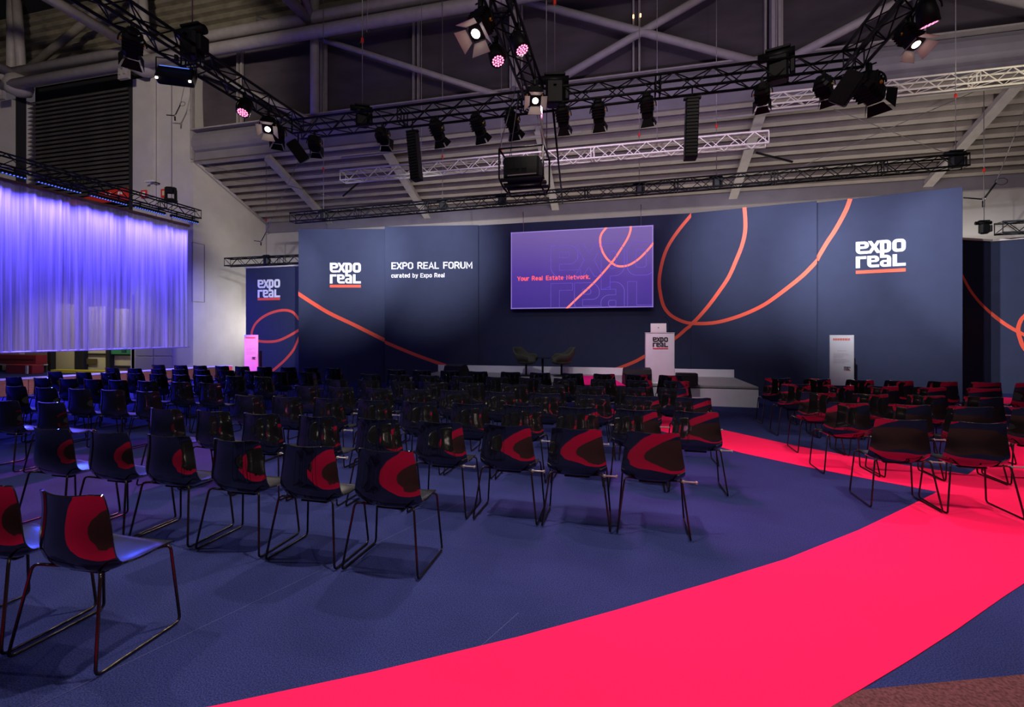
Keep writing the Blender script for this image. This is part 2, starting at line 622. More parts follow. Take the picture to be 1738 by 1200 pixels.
# long painted beam above the sloped ceiling
mb = MB()
mb.box((1.9, 15.25, 8.7), (37.2, 0.4, 0.38))
struct('roof_beam', mb, M_BEAMC)
mb = MB()
pr = [(0.0, 8.9), (-0.10, 8.96), (-0.17, 9.1), (-0.19, 9.3), (-0.15, 9.5), (-0.05, 9.66), (0.15, 9.72), (0.5, 9.72), (0.5, 8.9)]
vs = [(x, 15.08 + a, z) for x in (-16.68, 20.5) for a, z in pr]
n = len(pr)
mb.add(vs, [(i, i + 1, n + i + 1, n + i) for i in range(n - 1)] + [(n - 1, 0, n, 2 * n - 1)] + [tuple(range(n - 1, -1, -1)), tuple(range(n, 2 * n))], smooth=False)
struct('roof_beam', mb, M_BEAMC)
for xx in (-5.0, 2.0, 6.6):
    mb = MB()
    mb.box((xx, 15.04, 8.7), (0.03, 0.06, 0.40))
    struct('trim_joint', mb, M_TRUSS)
mb = MB()
mb.box((1.9, 15.1, 9.74), (37.2, 0.5, 0.05))
struct('trim_4', mb, M_TUBE)

# blacked-out clerestory windows between pairs of mullions
mull = [-16.6, -14.65, -10.9, -7.16, -3.4, 0.4, 4.2, 8.03, 11.8, 15.6, 19.4]
for i in range(len(mull) - 1):
    a, b = mull[i], mull[i + 1]
    mb = MB()
    # slightly slack fabric
    nx, nz = 14, 8
    vs = []
    rnd = random.Random(i)
    ph = rnd.random() * 6
    for r in range(nz + 1):
        for q in range(nx + 1):
            x = a + (b - a) * q / nx
            z = 9.76 + 3.3 * r / nz
            vs.append((x, 15.36 + 0.03 * math.sin(q * .8 + ph) * math.sin(r * .7 + ph), z))
    mb.add(vs, [(r * (nx + 1) + q, r * (nx + 1) + q + 1, (r + 1) * (nx + 1) + q + 1, (r + 1) * (nx + 1) + q) for r in range(nz) for q in range(nx)], smooth=True)
    wn = struct('window_%d' % (i + 1), mb, M_BLIND)
    for dx in (-0.09, 0.09):
        mb = MB()
        mb.box((b + dx, 15.2, 11.4), (0.055, 0.12, 3.4))
        mb.build('mullion', M_TUBE, wn)
    mb = MB()
    mb.box(((a + b) / 2, 15.25, 9.80), (b - a, 0.08, 0.06))
    mb.build('window_frame', M_TUBE, wn)
for px, py in ((1075, 28), (1087, 26)):
    mb = MB()
    c = on_y(px, py, 15.1)
    mb.tube([c + Vector((0, 0, -0.05)), c + Vector((0, 0, 0.05))], 0.025, 8)
    g = mb.build('indicator_lamp', M_GLINT)
    tag(g, 'tiny orange lamp glowing on the mullion, ' + ('western' if px == 1075 else 'eastern') + ' of the two', 'lamp', 'orange lamps on the mullion')
GL = [o for o in COL.objects if o.name.startswith('indicator_lamp')]
GL[0]['label'] = 'tiny orange lamp glowing high on the window mullion, left of the pair'
GL[1]['label'] = 'tiny orange lamp glowing high on the window mullion, right of the pair'

# ribbed upper cladding and dark roof
mb = MB()
vs, fs = [], []
zz = 12.95
rows = []
while zz < 16.4:
    rows += [(15.55, zz), (15.55, zz + 0.16), (15.72, zz + 0.2), (15.72, zz + 0.34)]
    zz += 0.38
for (y, z) in rows:
    vs += [(-34, y, z), (20.5, y, z)]
for i in range(len(rows) - 1):
    fs.append((i * 2, i * 2 + 1, i * 2 + 3, i * 2 + 2))
mb.add(vs, fs)
struct('wall_upper', mb, M_OLIVE)
mb = MB()
mb.box((-5, 7, 16.5), (62, 26, 0.2))
struct('ceiling_upper', mb, M_DARK)
for yy in (3, 6, 9, 12):
    mb = MB()
    mb.box((-5, yy, 16.2), (60, 0.3, 0.5))
    struct('roof_beam', mb, M_DARK)

# round steel tubes of the roof truss


def roof_tube(p, q, r, name='roof_beam', m=None):
    mb = MB()
    mb.tube([p, q], r, 14)
    return struct(name, mb, m or M_TUBE)


roof_tube((-33, 14.5, 13.0), (12, 14.5, 13.0), 0.20)
roof_tube((-33, 14.3, 12.33), (12, 14.3, 12.33), 0.21)
for u in (-25.7, -18.8, -10.99, -3.48, 4.31, 12.1):
    top = 16.2
    bot = 9.7 if u > -16 else 12.4
    if u > -16:
        mb = MB()
        if u in (-3.48, 4.31):
            mb.box((u, 14.86, (bot + top) / 2), (0.30, 0.24, top - bot))
            mb.box((u, 14.70, (bot + top) / 2), (0.12, 0.14, top - bot))
        else:
            mb.tube([(u, 14.8, bot), (u, 14.8, top)], 0.16, 14)
        struct('column', mb, M_TUBE)
    else:
        roof_tube((u - 0.35, 14.6, bot), (u - 0.35, 14.6, top), 0.17, 'column')
        roof_tube((u + 0.30, 14.6, bot), (u - 0.05, 14.6, top), 0.17, 'column')
        # bearing node with its bolted plate
        mb = MB()
        mb.lathe([(0.10, -0.55), (0.42, -0.40), (0.50, -0.05), (0.40, 0.25), (0.2, 0.42)], (u + 0.15, 14.55, 12.5), 16)
        mb.box((u - 0.5, 14.3, 12.15), (0.5, 0.12, 0.75))
        for q in (-0.62, -0.38):
            mb.box((u + q, 14.22, 12.05), (0.08, 0.08, 0.25))
        struct('column_node', mb, M_TUBE)
    roof_tube((u, 14.6, 12.95), (u, -3, 12.95), 0.19)
for a, b, r in (((-13.5, 13.6), (-3.71, 9.43), 0.10), ((-3.3, 12.62), (4.15, 9.43), 0.12), ((-2.16, 9.77), (3.9, 12.45), 0.12), ((4.61, 9.55), (10.6, 12.2), 0.12), ((12.0, 9.43), (5.0, 12.6), 0.12), ((-11.2, 9.5), (-16.7, 12.3), 0.11)):
    roof_tube((a[0], 14.85, a[1]), (b[0], 14.85, b[1]), r)
roof_tube((-25.7, 14.6, 12.6), (-33, 9, 15.6), 0.18)
roof_tube((-25.9, 14.6, 12.5), (-33, 14.6, 14.2), 0.17)
roof_tube((-18.9, 14.6, 16.0), (-25.5, 14.6, 12.9), 0.15, m=M_OLIVE)
roof_tube((-10.9, 14.4, 13.0), (-9.6, 10, 15.8), 0.16)

# left bay: white pillars, louvered shutter, wall
mb = MB()
mb.box((-18.3, 15.3, 6.1), (3.2, 0.6, 12.2))
struct('column_wall', mb, M_HALLW)
for x in (-18.55, -17.75):
    mb = MB()
    mb.box((x, 14.985, 6.1), (0.03, 0.03, 12.2))
    struct('trim_seam', mb, M_BEAMC)
mb = MB()
mb.box((-18.62, 14.93, 8.6), (0.16, 0.12, 7.0))
struct('trim_duct', mb, M_HALLW)
mb = MB()
mb.box((-16.72, 14.97, 10.4), (0.10, 0.10, 3.6))
struct('trim_post', mb, M_TUBE)
mb = MB()
mb.box((-30, 15.3, 6.1), (7.4, 0.6, 12.2))
struct('column_wall', mb, M_HALLW)
mb = MB()
mb.box((-23.1, 15.45, 4.9), (6.6, 0.3, 3.6))
mb.box((-23.1, 15.75, 9.8), (6.8, 0.1, 7.0))
wl = struct('wall_bay', mb, M_DARK)
slat = MB()
slat.add([(-3.25, 0.0, 0.0), (3.25, 0.0, 0.0), (3.25, 0.14, 0.15), (-3.25, 0.14, 0.15), (-3.25, 0.02, -0.015), (3.25, 0.02, -0.015), (3.25, 0.16, 0.135), (-3.25, 0.16, 0.135)],
         [(0, 1, 2, 3), (7, 6, 5, 4), (0, 4, 5, 1), (3, 2, 6, 7), (0, 3, 7, 4), (1, 5, 6, 2)])
slat_me = slat.mesh('slat', M_LOUVER)
k = 0
z = 6.75
while z < 12.2:
    child('slat', slat_me, wl, (-23.1, 15.30, z))
    z += 0.19
mb = MB()
mb.box((-19.86, 15.1, 9.5), (0.14, 0.3, 5.8))
mb.box((-26.36, 15.1, 9.5), (0.14, 0.3, 5.8))
mb.build('louver_frame', M_DARK, wl)

# low wall of the bay seen under the curtain: door frames, cream panels
Z = 0


def bay_panel(name, x0, x1, y0, y1, m, v, th=0.06, parent=None, label=None):
    a, b = on_y(x0, y1, v), on_y(x1, y0, v)
    mb = MB()
    z0 = max(0.0, a.z)
    mb.bbox(((a.x + b.x) / 2, v + th / 2, (z0 + b.z) / 2), (b.x - a.x, th, b.z - z0), 0.012)
    return mb.build(name, m, parent)


for i, (x0, x1, y0, y1) in enumerate(((86, 126, 516, 632), (141, 179, 520, 630), (186, 223, 524, 628))):
    d = bay_panel('door_%d' % (i + 1), x0, x1, y0, y1, M_CREAM, 15.2)
    d['kind'] = 'structure'
    if i == 1:
        bay_panel('door_vent', 145, 163, 609, 618.5, mat('vent_brown', (0.12, 0.09, 0.03), 0.6), 15.13, 0.05, d)
        bay_panel('door_rail', 141, 179, 600, 602, M_DARK, 15.13, 0.05, d)
    if i == 2:
        bay_panel('door_rail', 186, 223, 600.5, 603, M_DARK, 15.13, 0.05, d)
        bay_panel('door_rail', 186, 223, 621, 624, M_DARK, 15.13, 0.05, d)
for x0, x1 in ((80, 86), (126, 141), (179, 186), (223, 228.5)):
    d = bay_panel('trim_post', x0, x1, 500, 634, M_DARK, 15.0, 0.2)
    d['kind'] = 'structure'
# pale wall behind the shelving
mb = MB()
a = on_y(-40, 640, 15.25)
b = on_y(80, 500, 15.25)
mb.box(((a.x + b.x) / 2, 15.25, 1.6), (b.x - a.x, 0.1, 3.2))
struct('wall_store', mb, mat('store_wall', (0.42, 0.38, 0.30), 0.8))


def wall_box(name, x0, x1, y0, y1, m, v, th, label, cat, group=None):
    a, b = on_y(x0, y1, v), on_y(x1, y0, v)
    e = empty(name, ((a.x + b.x) / 2, v, a.z))
    w, h = b.x - a.x, b.z - a.z
    mb = MB()
    mb.bbox((0, 0, h / 2), (w, th, h), 0.02)
    mb.build('body', m, e)
    tag(e, label, cat, group)
    return e, w, h


e, w, h = wall_box('storage_crate', -12, 71, 602.5, 616.5, M_MAROON, 14.55, 0.4, 'long dark red crate beneath the blue curtain, upper of two', 'crate', 'red crates under the curtain')
MB().box((0, -0.27, h * .5), (w, 0.03, 0.05)).build('strap', M_DARK, e)
e, w, h = wall_box('storage_crate', 20, 65, 618, 632, M_MAROON, 14.0, 0.4, 'short dark red crate beneath the blue curtain, lower of two', 'crate', 'red crates under the curtain')
MB().box((w * .38, -0.27, h * .5), (0.12, 0.03, h * .9)).build('strap', M_WHITE, e)
e.location.z = 0.0
E0 = [o for o in COL.objects if o.name.startswith('storage_crate')][0]
# shelf that carries the long crate
sh = empty('storage_rack', (E0.location.x, 14.55, 0))
for dx in (-1.35, 1.35):
    for dyy in (-0.2, 0.2):
        MB().box((dx, dyy, 0.26), (0.06, 0.06, 0.52)).build('post', M_DARK, sh)
zt = E0.location.z
MB().box((0, 0, zt - 0.03), (2.9, 0.46, 0.05)).build('shelf', M_WHITE, sh)
for ch in sh.children:
    if ch.name.startswith('post'):
        ch.scale.z = (zt - 0.05) / 0.52
        ch.location.z = 0
tag(sh, 'low dark rack with pale shelf standing under the left curtain', 'rack')
# green sign above the third door
a, b = on_y(186.5, 601, 15.05), on_y(222, 588, 15.05)
mb = MB()
mb.box(((a.x + b.x) / 2, 15.08, (a.z + b.z) / 2), (b.x - a.x, 0.05, b.z - a.z))
gs = mb.build('door_sign', M_GREEN)
tag(gs, 'green sign with black letters on the cream door below the curtain', 'sign')
# yellow kerb strip
kp = [on_y(100, 632, 14.9), on_y(222, 628, 14.9)]
mb = MB()
mb.box(((kp[0].x + kp[1].x) / 2, 14.75, 0.06), (kp[1].x - kp[0].x, 0.3, 0.12))
struct('trim_kerb', mb, M_YELLOW)
# grey panelled part of the pillar foot
for i, x0 in enumerate((229, 261)):
    for (y0, y1) in ((560, 604), (605.5, 634)):
        p = bay_panel('trim_panel', x0, x0 + 30.5, y0, y1, mat('grey_panel', (0.36, 0.33, 0.38), 0.6), 14.94, 0.06)
        p['kind'] = 'structure'

# fire-point signs, lamp and banner on that wall
for nm, x0, x1, y0, y1, lab in (('fire_sign', 238, 247, 322, 336, 'small red and white fire sign on the pillar, further from the stage truss'), ('fire_sign', 272, 281, 320, 335, 'small red and cream fire sign on the pillar beside the hanging spotlight')):
    a, b = on_y(x0, y1, 14.9), on_y(x1, y0, 14.9)
    e = empty(nm, ((a.x + b.x) / 2, 14.94, (a.z + b.z) / 2))
    MB().box((0, 0, 0), (b.x - a.x, 0.04, b.z - a.z)).build('plate', M_REDB, e)
    MB().box((0.02, -0.025, 0.0), ((b.x - a.x) * .5, 0.02, (b.z - a.z) * .55)).build('pictogram', M_WPRINT if x0 < 250 else M_CREAM, e)
    tag(e, lab, 'sign', 'fire signs on the pillar')
a = on_y(254, 308, 14.7)
e = empty('wall_lamp', a)
MB().bbox((0, 0, 0), (0.42, 0.12, 0.07), 0.02).build('diffuser', M_WHITE, e)
MB().box((0.18, 0.12, -0.02), (0.05, 0.3, 0.04)).build('bracket', M_BLACK, e)
tag(e, 'short pale lamp on a bracket on the white pillar', 'lamp')
p1, p2 = on_y(112, 350, 15.05), on_y(222, 318, 15.05)
e = empty('red_banner', ((p1.x + p2.x) / 2, 15.02, p1.z))
w, h = p2.x - p1.x, p2.z - p1.z
mb = MB()
mb.add([(-w / 2, 0, 0), (w / 2, 0, 0), (w / 2, 0, h), (w * .1, 0, h * .9), (-w * .1, 0, h * .6), (-w / 2, 0, h * .35), (-w / 2, 0.04, 0), (w / 2, 0.04, 0), (w / 2, 0.04, h), (w * .1, 0.04, h * .9), (-w * .1, 0.04, h * .6), (-w / 2, 0.04, h * .35)],
       [(0, 1, 2, 3, 4, 5), (11, 10, 9, 8, 7, 6), (0, 6, 7, 1), (1, 7, 8, 2), (2, 8, 9, 3), (3, 9, 10, 4), (4, 10, 11, 5), (5, 11, 6, 0)])
mb.build('banner_cloth', M_REDB, e)
mb = MB()
for q in (0.15, 0.21, 0.34, 0.38):
    mb.box((w * q, -0.02, h * .62), (0.08, 0.02, h * .22), Matrix.Rotation(0.4, 3, 'Y'))
mb.build('lettering', M_WPRINT, e)
tag(e, 'large red banner with white lettering behind the curtain truss', 'banner')

# ------------------------------------------------------------------ wooden low wall
a, b = Vector((-15.8 - 0.55, 7.0, 0)), Vector((-14.56, 14.6, 0))
e = empty('wooden_bench', a)
d = (b - a)
ang = math.atan2(d.y, d.x)
e.rotation_euler = (0, 0, ang)
Lb = d.length
nseg = 7
for i in range(nseg):
    MB().bbox((Lb * (i + .5) / nseg, 0, 0.205), (Lb / nseg - 0.012, 0.40, 0.41), 0.008).build('plank', M_WOOD, e)
MB().bbox((Lb / 2, 0, 0.43), (Lb, 0.46, 0.035), 0.008).build('top_board', M_WHITE, e)
tag(e, 'long low wooden bench with pale top running beneath the curtain', 'bench')

# ------------------------------------------------------------------ curtain, rail, LED bars
CU = -15.5
y0c, y1c = 3.0, 13.75
mb = MB()
ny, nz = 620, 14
rnd = random.Random(3)
amps = [(rnd.uniform(0.5, 1.0), rnd.uniform(9, 40), rnd.uniform(0, 6)) for _ in range(9)]
vs = []
for r in range(nz + 1):
    t = r / nz
    for i in range(ny + 1):
        y = y0c + (y1c - y0c) * i / ny
        s = 0
        for q, (am, fr, ph) in enumerate(amps):
            s += am * math.sin(fr * y + ph + 0.5 * t * math.sin(y * 2.1 + q)) * (14.0 / fr)
        x = CU + 0.026 * s
        z = 1.165 + (5.56 - 1.165) * t
        vs.append((x, y + 0.01 * math.sin(t * 5 + y), z))
mb.add(vs, [(r * (ny + 1) + i, r * (ny + 1) + i + 1, (r + 1) * (ny + 1) + i + 1, (r + 1) * (ny + 1) + i) for r in range(nz) for i in range(ny)], smooth=True)
cur = empty('stage_curtain', (0, 0, 0))
mb.build('curtain_cloth', M_CURTAIN, cur)
MB().tube([(CU, y0c, 1.165), (CU, y1c, 1.165)], 0.022, 8).build('hem', mat('hem_cloth', (0.7, 0.66, 0.8), 0.8), cur)
MB().bbox((CU, (y0c + y1c) / 2, 5.60), (0.12, y1c - y0c, 0.09), 0.01).build('curtain_rail', M_RAIL, cur)
tag(cur, 'long sheer curtain glowing blue-violet, hung from a truss above the wooden bench', 'curtain')

led = empty('led_bar', (0, 0, 0))
MB().bbox((0, 0, 0.0), (0.12, 1.04, 0.09), 0.015).build('housing', M_BLACK2, led)
mb = MB()
for i in range(14):
    mb.bbox((0.045, -0.48 + i * 0.074, -0.045), (0.035, 0.03, 0.025), 0.005)
l_ = mb.build('led_lens', M_BLUEL, led)
l_['kind'] = 'stuff'
for s in (-0.3, 0.3):
    MB().box((0.0, s, 0.11), (0.03, 0.03, 0.15)).build('bracket', M_BLACK, led)
nled = 8
for i in range(nled):
    o = led if i == 0 else copy_tree(led)
    y = 13.2 - i * 1.25
    o.location = (-15.06, y, 5.70)
    words_ = ['first', 'second', 'third', 'fourth', 'fifth', 'sixth', 'seventh', 'eighth']
    tag(o, 'black bar of blue LEDs above the curtain, %s counted from the pillar end' % words_[i], 'stage light', 'LED bars above the curtain')
    for dy_ in (-0.35, 0.0, 0.35):
        light('led_bar_light', 'SPOT', (-15.02, y + dy_, 5.60), (-15.62, y + dy_, 2.0), 370, BLUE, 0.02, 125, 1.0)
# blue bars also wash the audience side
light('led_flood', 'SPOT', (-15.0, 8.0, 5.9), (-9.5, 6.0, 0), 1700, (0.05, 0.09, 1.0), 0.3, 75, 1.0)

# ------------------------------------------------------------------ trusses
def truss(name, p0, p1, size=0.29, m=None, rc=0.025, rb=0.011, pitch=0.32, label='', cat='truss', group=None, up=(0, 0, 1)):
    p0, p1 = Vector(p0), Vector(p1)
    e = empty(name, p0)
    d = p1 - p0
    Ln = d.length
    t = d.normalized()
    s = t.cross(Vector(up)).normalized()
    w = s.cross(t)
    m = m or M_TRUSS
    h = size / 2
    cor = [s * a * h + w * b * h for a, b in ((-1, -1), (1, -1), (1, 1), (-1, 1))]
    for c in cor:
        MB().tube([c, c + d], rc, 8).build('chord', m, e)
    mb = MB()
    n = max(2, int(round(Ln / pitch)))
    for f in range(4):
        a, b = cor[f], cor[(f + 1) % 4]
        for i in range(n):
            q0, q1 = t * (Ln * i / n), t * (Ln * (i + 1) / n)
            if (i + f) % 2 == 0:
                mb.tube([a + q0, b + q1], rb, 5, caps=False)
            else:
                mb.tube([b + q0, a + q1], rb, 5, caps=False)
        for q in (0, 1):
            o_ = t * (Ln * q)
            mb.tube([a + o_, b + o_], rb, 5, caps=False)
    b_ = mb.build('bracing', m, e)
    b_['kind'] = 'stuff'
    # section joints
    k = 2.5
    while k < Ln - 0.8:
        for q in (k - 0.04, k + 0.04):
            mbj = MB()
            for f in range(4):
                mbj.tube([cor[f] + t * q, cor[(f + 1) % 4] + t * q], rb * 1.2, 5)
            jj = mbj.build('joint_frame', m, e)
            jj['kind'] = 'stuff'
        k += 2.5
    if name == 'silver_truss':
        for q in (0.22, 0.78):
            MB().tube([t * (Ln * q), t * (Ln * q) + Vector((0, 0, 16.0 - p0.z if p0.y < 13 else 8.75 - p0.z))], 0.008, 5).build('suspension_wire', M_CABLE, e)
    tag(e, label, cat, group)
    return e


TZ = 6.08
truss('lighting_truss', (-6.9, 8.7, TZ), (3.76, 8.7, TZ), label='black lighting truss spanning the audience, carrying the row of spotlights', group='black lighting trusses')
truss('lighting_truss', (-6.75, 8.52, TZ), (-6.75, -2.5, TZ), label='black truss running from the left corner towards the viewer, with floodlight', group='black lighting trusses')
truss('lighting_truss', (3.6, 8.52, TZ), (3.6, -2.5, TZ), label='black truss rising from the right corner above the red carpet', group='black lighting trusses')
truss('lighting_truss', (-1.6, 8.52, TZ), (-1.6, -2.5, TZ), label='black middle truss carrying pink LED lamps above the projector', group='black lighting trusses')
a, b = on_y(496, 362, 13.7), on_y(1640, 277, 13.7)
BT0, BT1 = a.x, b.x
truss('backdrop_truss', (a.x, 13.72, 5.62), (b.x, 13.72, 5.9), label='long black truss running above the navy stage backdrop', group='black lighting trusses')
truss('backdrop_truss', (-15.2, 15.15, 4.46), (-11.3, 15.15, 4.46), label='short black truss over the small left backdrop with looped lines', group='black lighting trusses')
truss('backdrop_truss', (9.8, 15.15, 4.48), (18.5, 15.15, 4.48), label='black truss over the dark backdrop beyond the right end', group='black lighting trusses')
truss('curtain_truss', (-15.2, 2.5, 6.02), (-15.2, 13.85, 6.02), label='black truss above the glowing blue curtain', group='black lighting trusses')
a, b = on_y(582, 297, 12.5), on_y(1302, 240, 12.5)
truss('silver_truss', (a.x, 12.5, 6.42), (b.x, 12.5, 6.42), m=M_SILVER, label='silver lattice truss hanging behind the projector cage', group='silver trusses')
a = on_y(1283, 172, 14.0)
truss('silver_truss', (a.x, 14.0, 8.02), (14, 14.0, 8.02), m=M_SILVER, label='bright silver lattice truss high under the ribbed ceiling at right', group='silver trusses')

def cable(name, p, q, r, label, m=None, sag=0.0, group=None):
    p, q = Vector(p), Vector(q)
    pts = []
    n = 10 if sag else 1
    for i in range(n + 1):
        t = i / n
        v = p.lerp(q, t)
        v.z -= sag * 4 * t * (1 - t)
        pts.append(v)
    o = MB().tube(pts, r, 6).build(name, m or M_CABLE)
    tag(o, label, 'cable', group)
    return o


# ------------------------------------------------------------------ stage backdrop panels
def at_depth(px, D):
    return Vector((*c2h((px - CX) / FPX * D, D), 0))


class Panel:
    def __init__(s, x0, D0, x1, D1, H, label, m=None, z0=0.0, th=0.08, rail=False):
        s.p0 = at_depth(x0, D0)
        s.p1 = at_depth(x1, D1)
        s.t = (s.p1 - s.p0).normalized()
        s.n = Vector((s.t.y, -s.t.x, 0))        # towards the audience
        s.L = (s.p1 - s.p0).length
        s.ang = math.atan2(s.t.y, s.t.x)
        s.e = empty('backdrop_panel', s.p0, s.ang)
        MB().bbox((s.L / 2, th / 2, z0 + (H - z0) / 2), (s.L, th, H - z0), 0.006).build('print_face', m or M_NAVY, s.e)
        MB().box((s.L / 2, th + 0.03, H * .5), (s.L * .96, 0.05, H * .97)).build('support_frame', M_BLACK, s.e)
        if rail:
            MB().bbox((s.L / 2, -0.01, H + 0.035), (s.L, 0.10, 0.06), 0.01).build('top_rail', mat('pale_rail', (0.55, 0.5, 0.46), 0.5), s.e)
        tag(s.e, label, 'backdrop', 'navy backdrop panels')

    def uv(s, px, py):
        """pixel of the calibrated photograph to (distance along the panel, height)"""
        a = (px - CX) / FPX
        dx, dy = a * CC - SS, a * SS + CC      # hall direction per unit depth
        # p0 + t*k = d*D
        det = dx * (-s.t.y) + dy * s.t.x
        D = (s.p0.x * (-s.t.y) + s.p0.y * s.t.x) / det
        k = (dx * D - s.p0.x) * s.t.x + (dy * D - s.p0.y) * s.t.y
        return k, EYE - (py - CY) * D / FPX

    def line(s, pix, w=0.10, off=0.004):
        pts = [Vector((*s.uv(*p), 0)) for p in pix]
        pts = smooth_path(pts, 6)
        vs, n = [], len(pts)
        for i, p in enumerate(pts):
            d = (pts[min(i + 1, n - 1)] - pts[max(i - 1, 0)]).normalized()
            nn = Vector((-d.y, d.x, 0)) * (w / 2)
            for q in (p + nn, p - nn):
                x = min(max(q.x, 0.0), s.L)
                vs.append((x, -off, q.y))
                vs.append((x, 0.002, q.y))
        fs = []
        for i in range(n - 1):
            a = i * 4
            fs += [(a, a + 4, a + 6, a + 2), (a, a + 1, a + 5, a + 4), (a + 2, a + 6, a + 7, a + 3)]
        fs += [(0, 2, 3, 1), ((n - 1) * 4, (n - 1) * 4 + 1, (n - 1) * 4 + 3, (n - 1) * 4 + 2)]
        return MB().add(vs, fs).build('printed_line', M_ORANGE, s.e)


# ------------------------------------------------------------------ logo and lettering
def rounded(poly, rad):
    """poly [(x, y, r)] -> rounded outline"""
    out = []
    n = len(poly)
    for i, (x, y, r) in enumerate(poly):
        r = r * rad
        if r <= 0:
            out.append((x, y))
            continue
        P = Vector((x, y))
        A = Vector(poly[i - 1][:2]) - P
        B = Vector(poly[(i + 1) % n][:2]) - P
        d = min(r, A.length * .49, B.length * .49)
        s, e = P + A.normalized() * d, P + B.normalized() * d
        for j in range(5):
            t = j / 4
            q = (1 - t) ** 2 * s + 2 * t * (1 - t) * P + t * t * e
            out.append((q.x, q.y))
    return out


# unit: logo width 100, y downwards
LOGO = [
    # e: outline with a slit open to the right
    ([[(0, 0, 0), (21, 0, 1), (27, 6, 1), (27, 14, 1), (22, 18.5, 1), (8.5, 18.5, 0), (8.5, 24.5, 0), (29.5, 24.5, 0), (29.5, 31.5, 0), (6, 31.5, 1.2), (0, 25, 1.2)],
      [(8.5, 6.8, 0), (17.5, 6.8, .5), (18.6, 8, .5), (18.6, 11, .5), (17.5, 12.2, .5), (8.5, 12.2, 0)]]),
    # x
    ([[(25, 0, 0), (32.5, 0, 0), (38, 9.5, 0), (43.5, 0, 0), (51, 0, 0), (42.8, 15.5, 0), (51, 31.5, 0), (43, 31.5, 0), (37.3, 22, 0), (31.5, 31.5, 0), (23.5, 31.5, 0), (33, 15.5, 0)]]),
    # p with its long stem reaching the second line
    ([[(49.5, 0, 0), (66, 0, 1), (71.5, 5.5, 1), (71.5, 26, 1), (66, 31.5, 1), (58, 31.5, 0), (58, 44.5, 0), (49.5, 44.5, 0)],
      [(58, 7.5, 0), (62, 7.5, .3), (63.5, 9, .3), (63.5, 22.5, .3), (62, 24, .3), (58, 24, 0)]]),
    # o
    ([[(79, 0, 1), (95, 0, 1), (100, 6, 1), (100, 25.5, 1), (95, 31.5, 1), (79, 31.5, 1), (74, 25.5, 1), (74, 6, 1)],
      [(83.5, 7.5, .3), (90.5, 7.5, .3), (91.8, 9, .3), (91.8, 22.5, .3), (90.5, 24, .3), (83.5, 24, .3), (82.2, 22.5, .3), (82.2, 9, .3)]]),
    # r
    ([[(0, 37.5, 0), (21.5, 37.5, 0), (21.5, 44.5, 0), (8.5, 44.5, 0), (8.5, 67, 0), (0, 67, 0)]]),
    # e
    ([[(23.5, 37.5, 0), (42, 37.5, 1), (47.8, 43, 1), (47.8, 50.5, 1), (43.5, 54, 1), (31.5, 54, 0), (31.5, 60.2, 0), (47.8, 60.2, 0), (47.8, 67, 0), (29, 67, 1.2), (23.5, 61, 1.2)],
      [(31.5, 43.8, 0), (38.5, 43.8, .4), (39.5, 44.8, .4), (39.5, 47.8, .4), (38.5, 48.8, .4), (31.5, 48.8, 0)]]),
    # a
    ([[(58, 37.5, 0), (66, 37.5, 1), (71.5, 43, 1), (71.5, 67, 0), (54, 67, 1), (49.2, 62, 1), (49.2, 54.5, 1), (54, 50, 1), (63.5, 50, 0), (63.5, 44.5, 0), (49.5, 44.5, 0), (58, 42, 0)],
      [(57.5, 55.2, .4), (63.5, 55.2, 0), (63.5, 61, 0), (57.5, 61, .4), (56.5, 60, .3), (56.5, 56.2, .3)]]),
    # L
    ([[(74.5, 37.5, 0), (83, 37.5, 0), (83, 60, 0), (100, 60, 0), (100, 67, 0), (74.5, 67, 0)]]),
]


def curve_mesh(splines, extrude=0.003, fill=True, bevel=0.0):
    cu = bpy.data.curves.new('tmp', 'CURVE')
    cu.dimensions = '2D'
    cu.fill_mode = 'BOTH' if fill else 'NONE'
    cu.extrude = extrude
    if not fill:
        cu.dimensions = '3D'
        cu.fill_mode = 'FULL'
        cu.extrude = 0
        cu.bevel_depth = bevel
        cu.bevel_resolution = 1
    for sp in splines:
        s = cu.splines.new('POLY')
        s.points.add(len(sp) - 1)
        for i, (x, y) in enumerate(sp):
            s.points[i].co = (x, y, 0, 1)
        s.use_cyclic_u = True
    o = bpy.data.objects.new('tmp', cu)
    me = bpy.data.meshes.new_from_object(o)
    bpy.data.objects.remove(o)
    bpy.data.curves.remove(cu)
    return me


def merge_meshes(name, mes, m):
    mb = MB()
    for me in mes:
        mb.add([v.co[:] for v in me.vertices], [tuple(p.vertices) for p in me.polygons])
        bpy.data.meshes.remove(me)
    return mb.mesh(name, m)


def logo_mesh(width, m, outline=0.0, skipL=False):
    k = width / 100.0
    mes = []
    for outl in LOGO:
        sp = [[(x * k, -y * k) for x, y in rounded(o, 5.5)] for o in outl]
        mes.append(curve_mesh(sp, 0.003) if not outline else curve_mesh(sp, fill=False, bevel=outline))
    return merge_meshes('logo', mes, m)


def arc(cx, cy, rx, ry, a0, a1, n=8):
    return [(cx + rx * math.cos(math.radians(a0 + (a1 - a0) * i / n)), cy + ry * math.sin(math.radians(a0 + (a1 - a0) * i / n))) for i in range(n + 1)]


def oval(x0, x1, y0, y1, r):
    """rounded rectangle, closed"""
    return arc(x1 - r, y1 - r, r, r, 0, 90, 4) + arc(x0 + r, y1 - r, r, r, 90, 180, 4) + arc(x0 + r, y0 + r, r, r, 180, 270, 4) + arc(x1 - r, y0 + r, r, r, 270, 360, 4) + [(x1, y0 + r), (x1, y1 - r)]


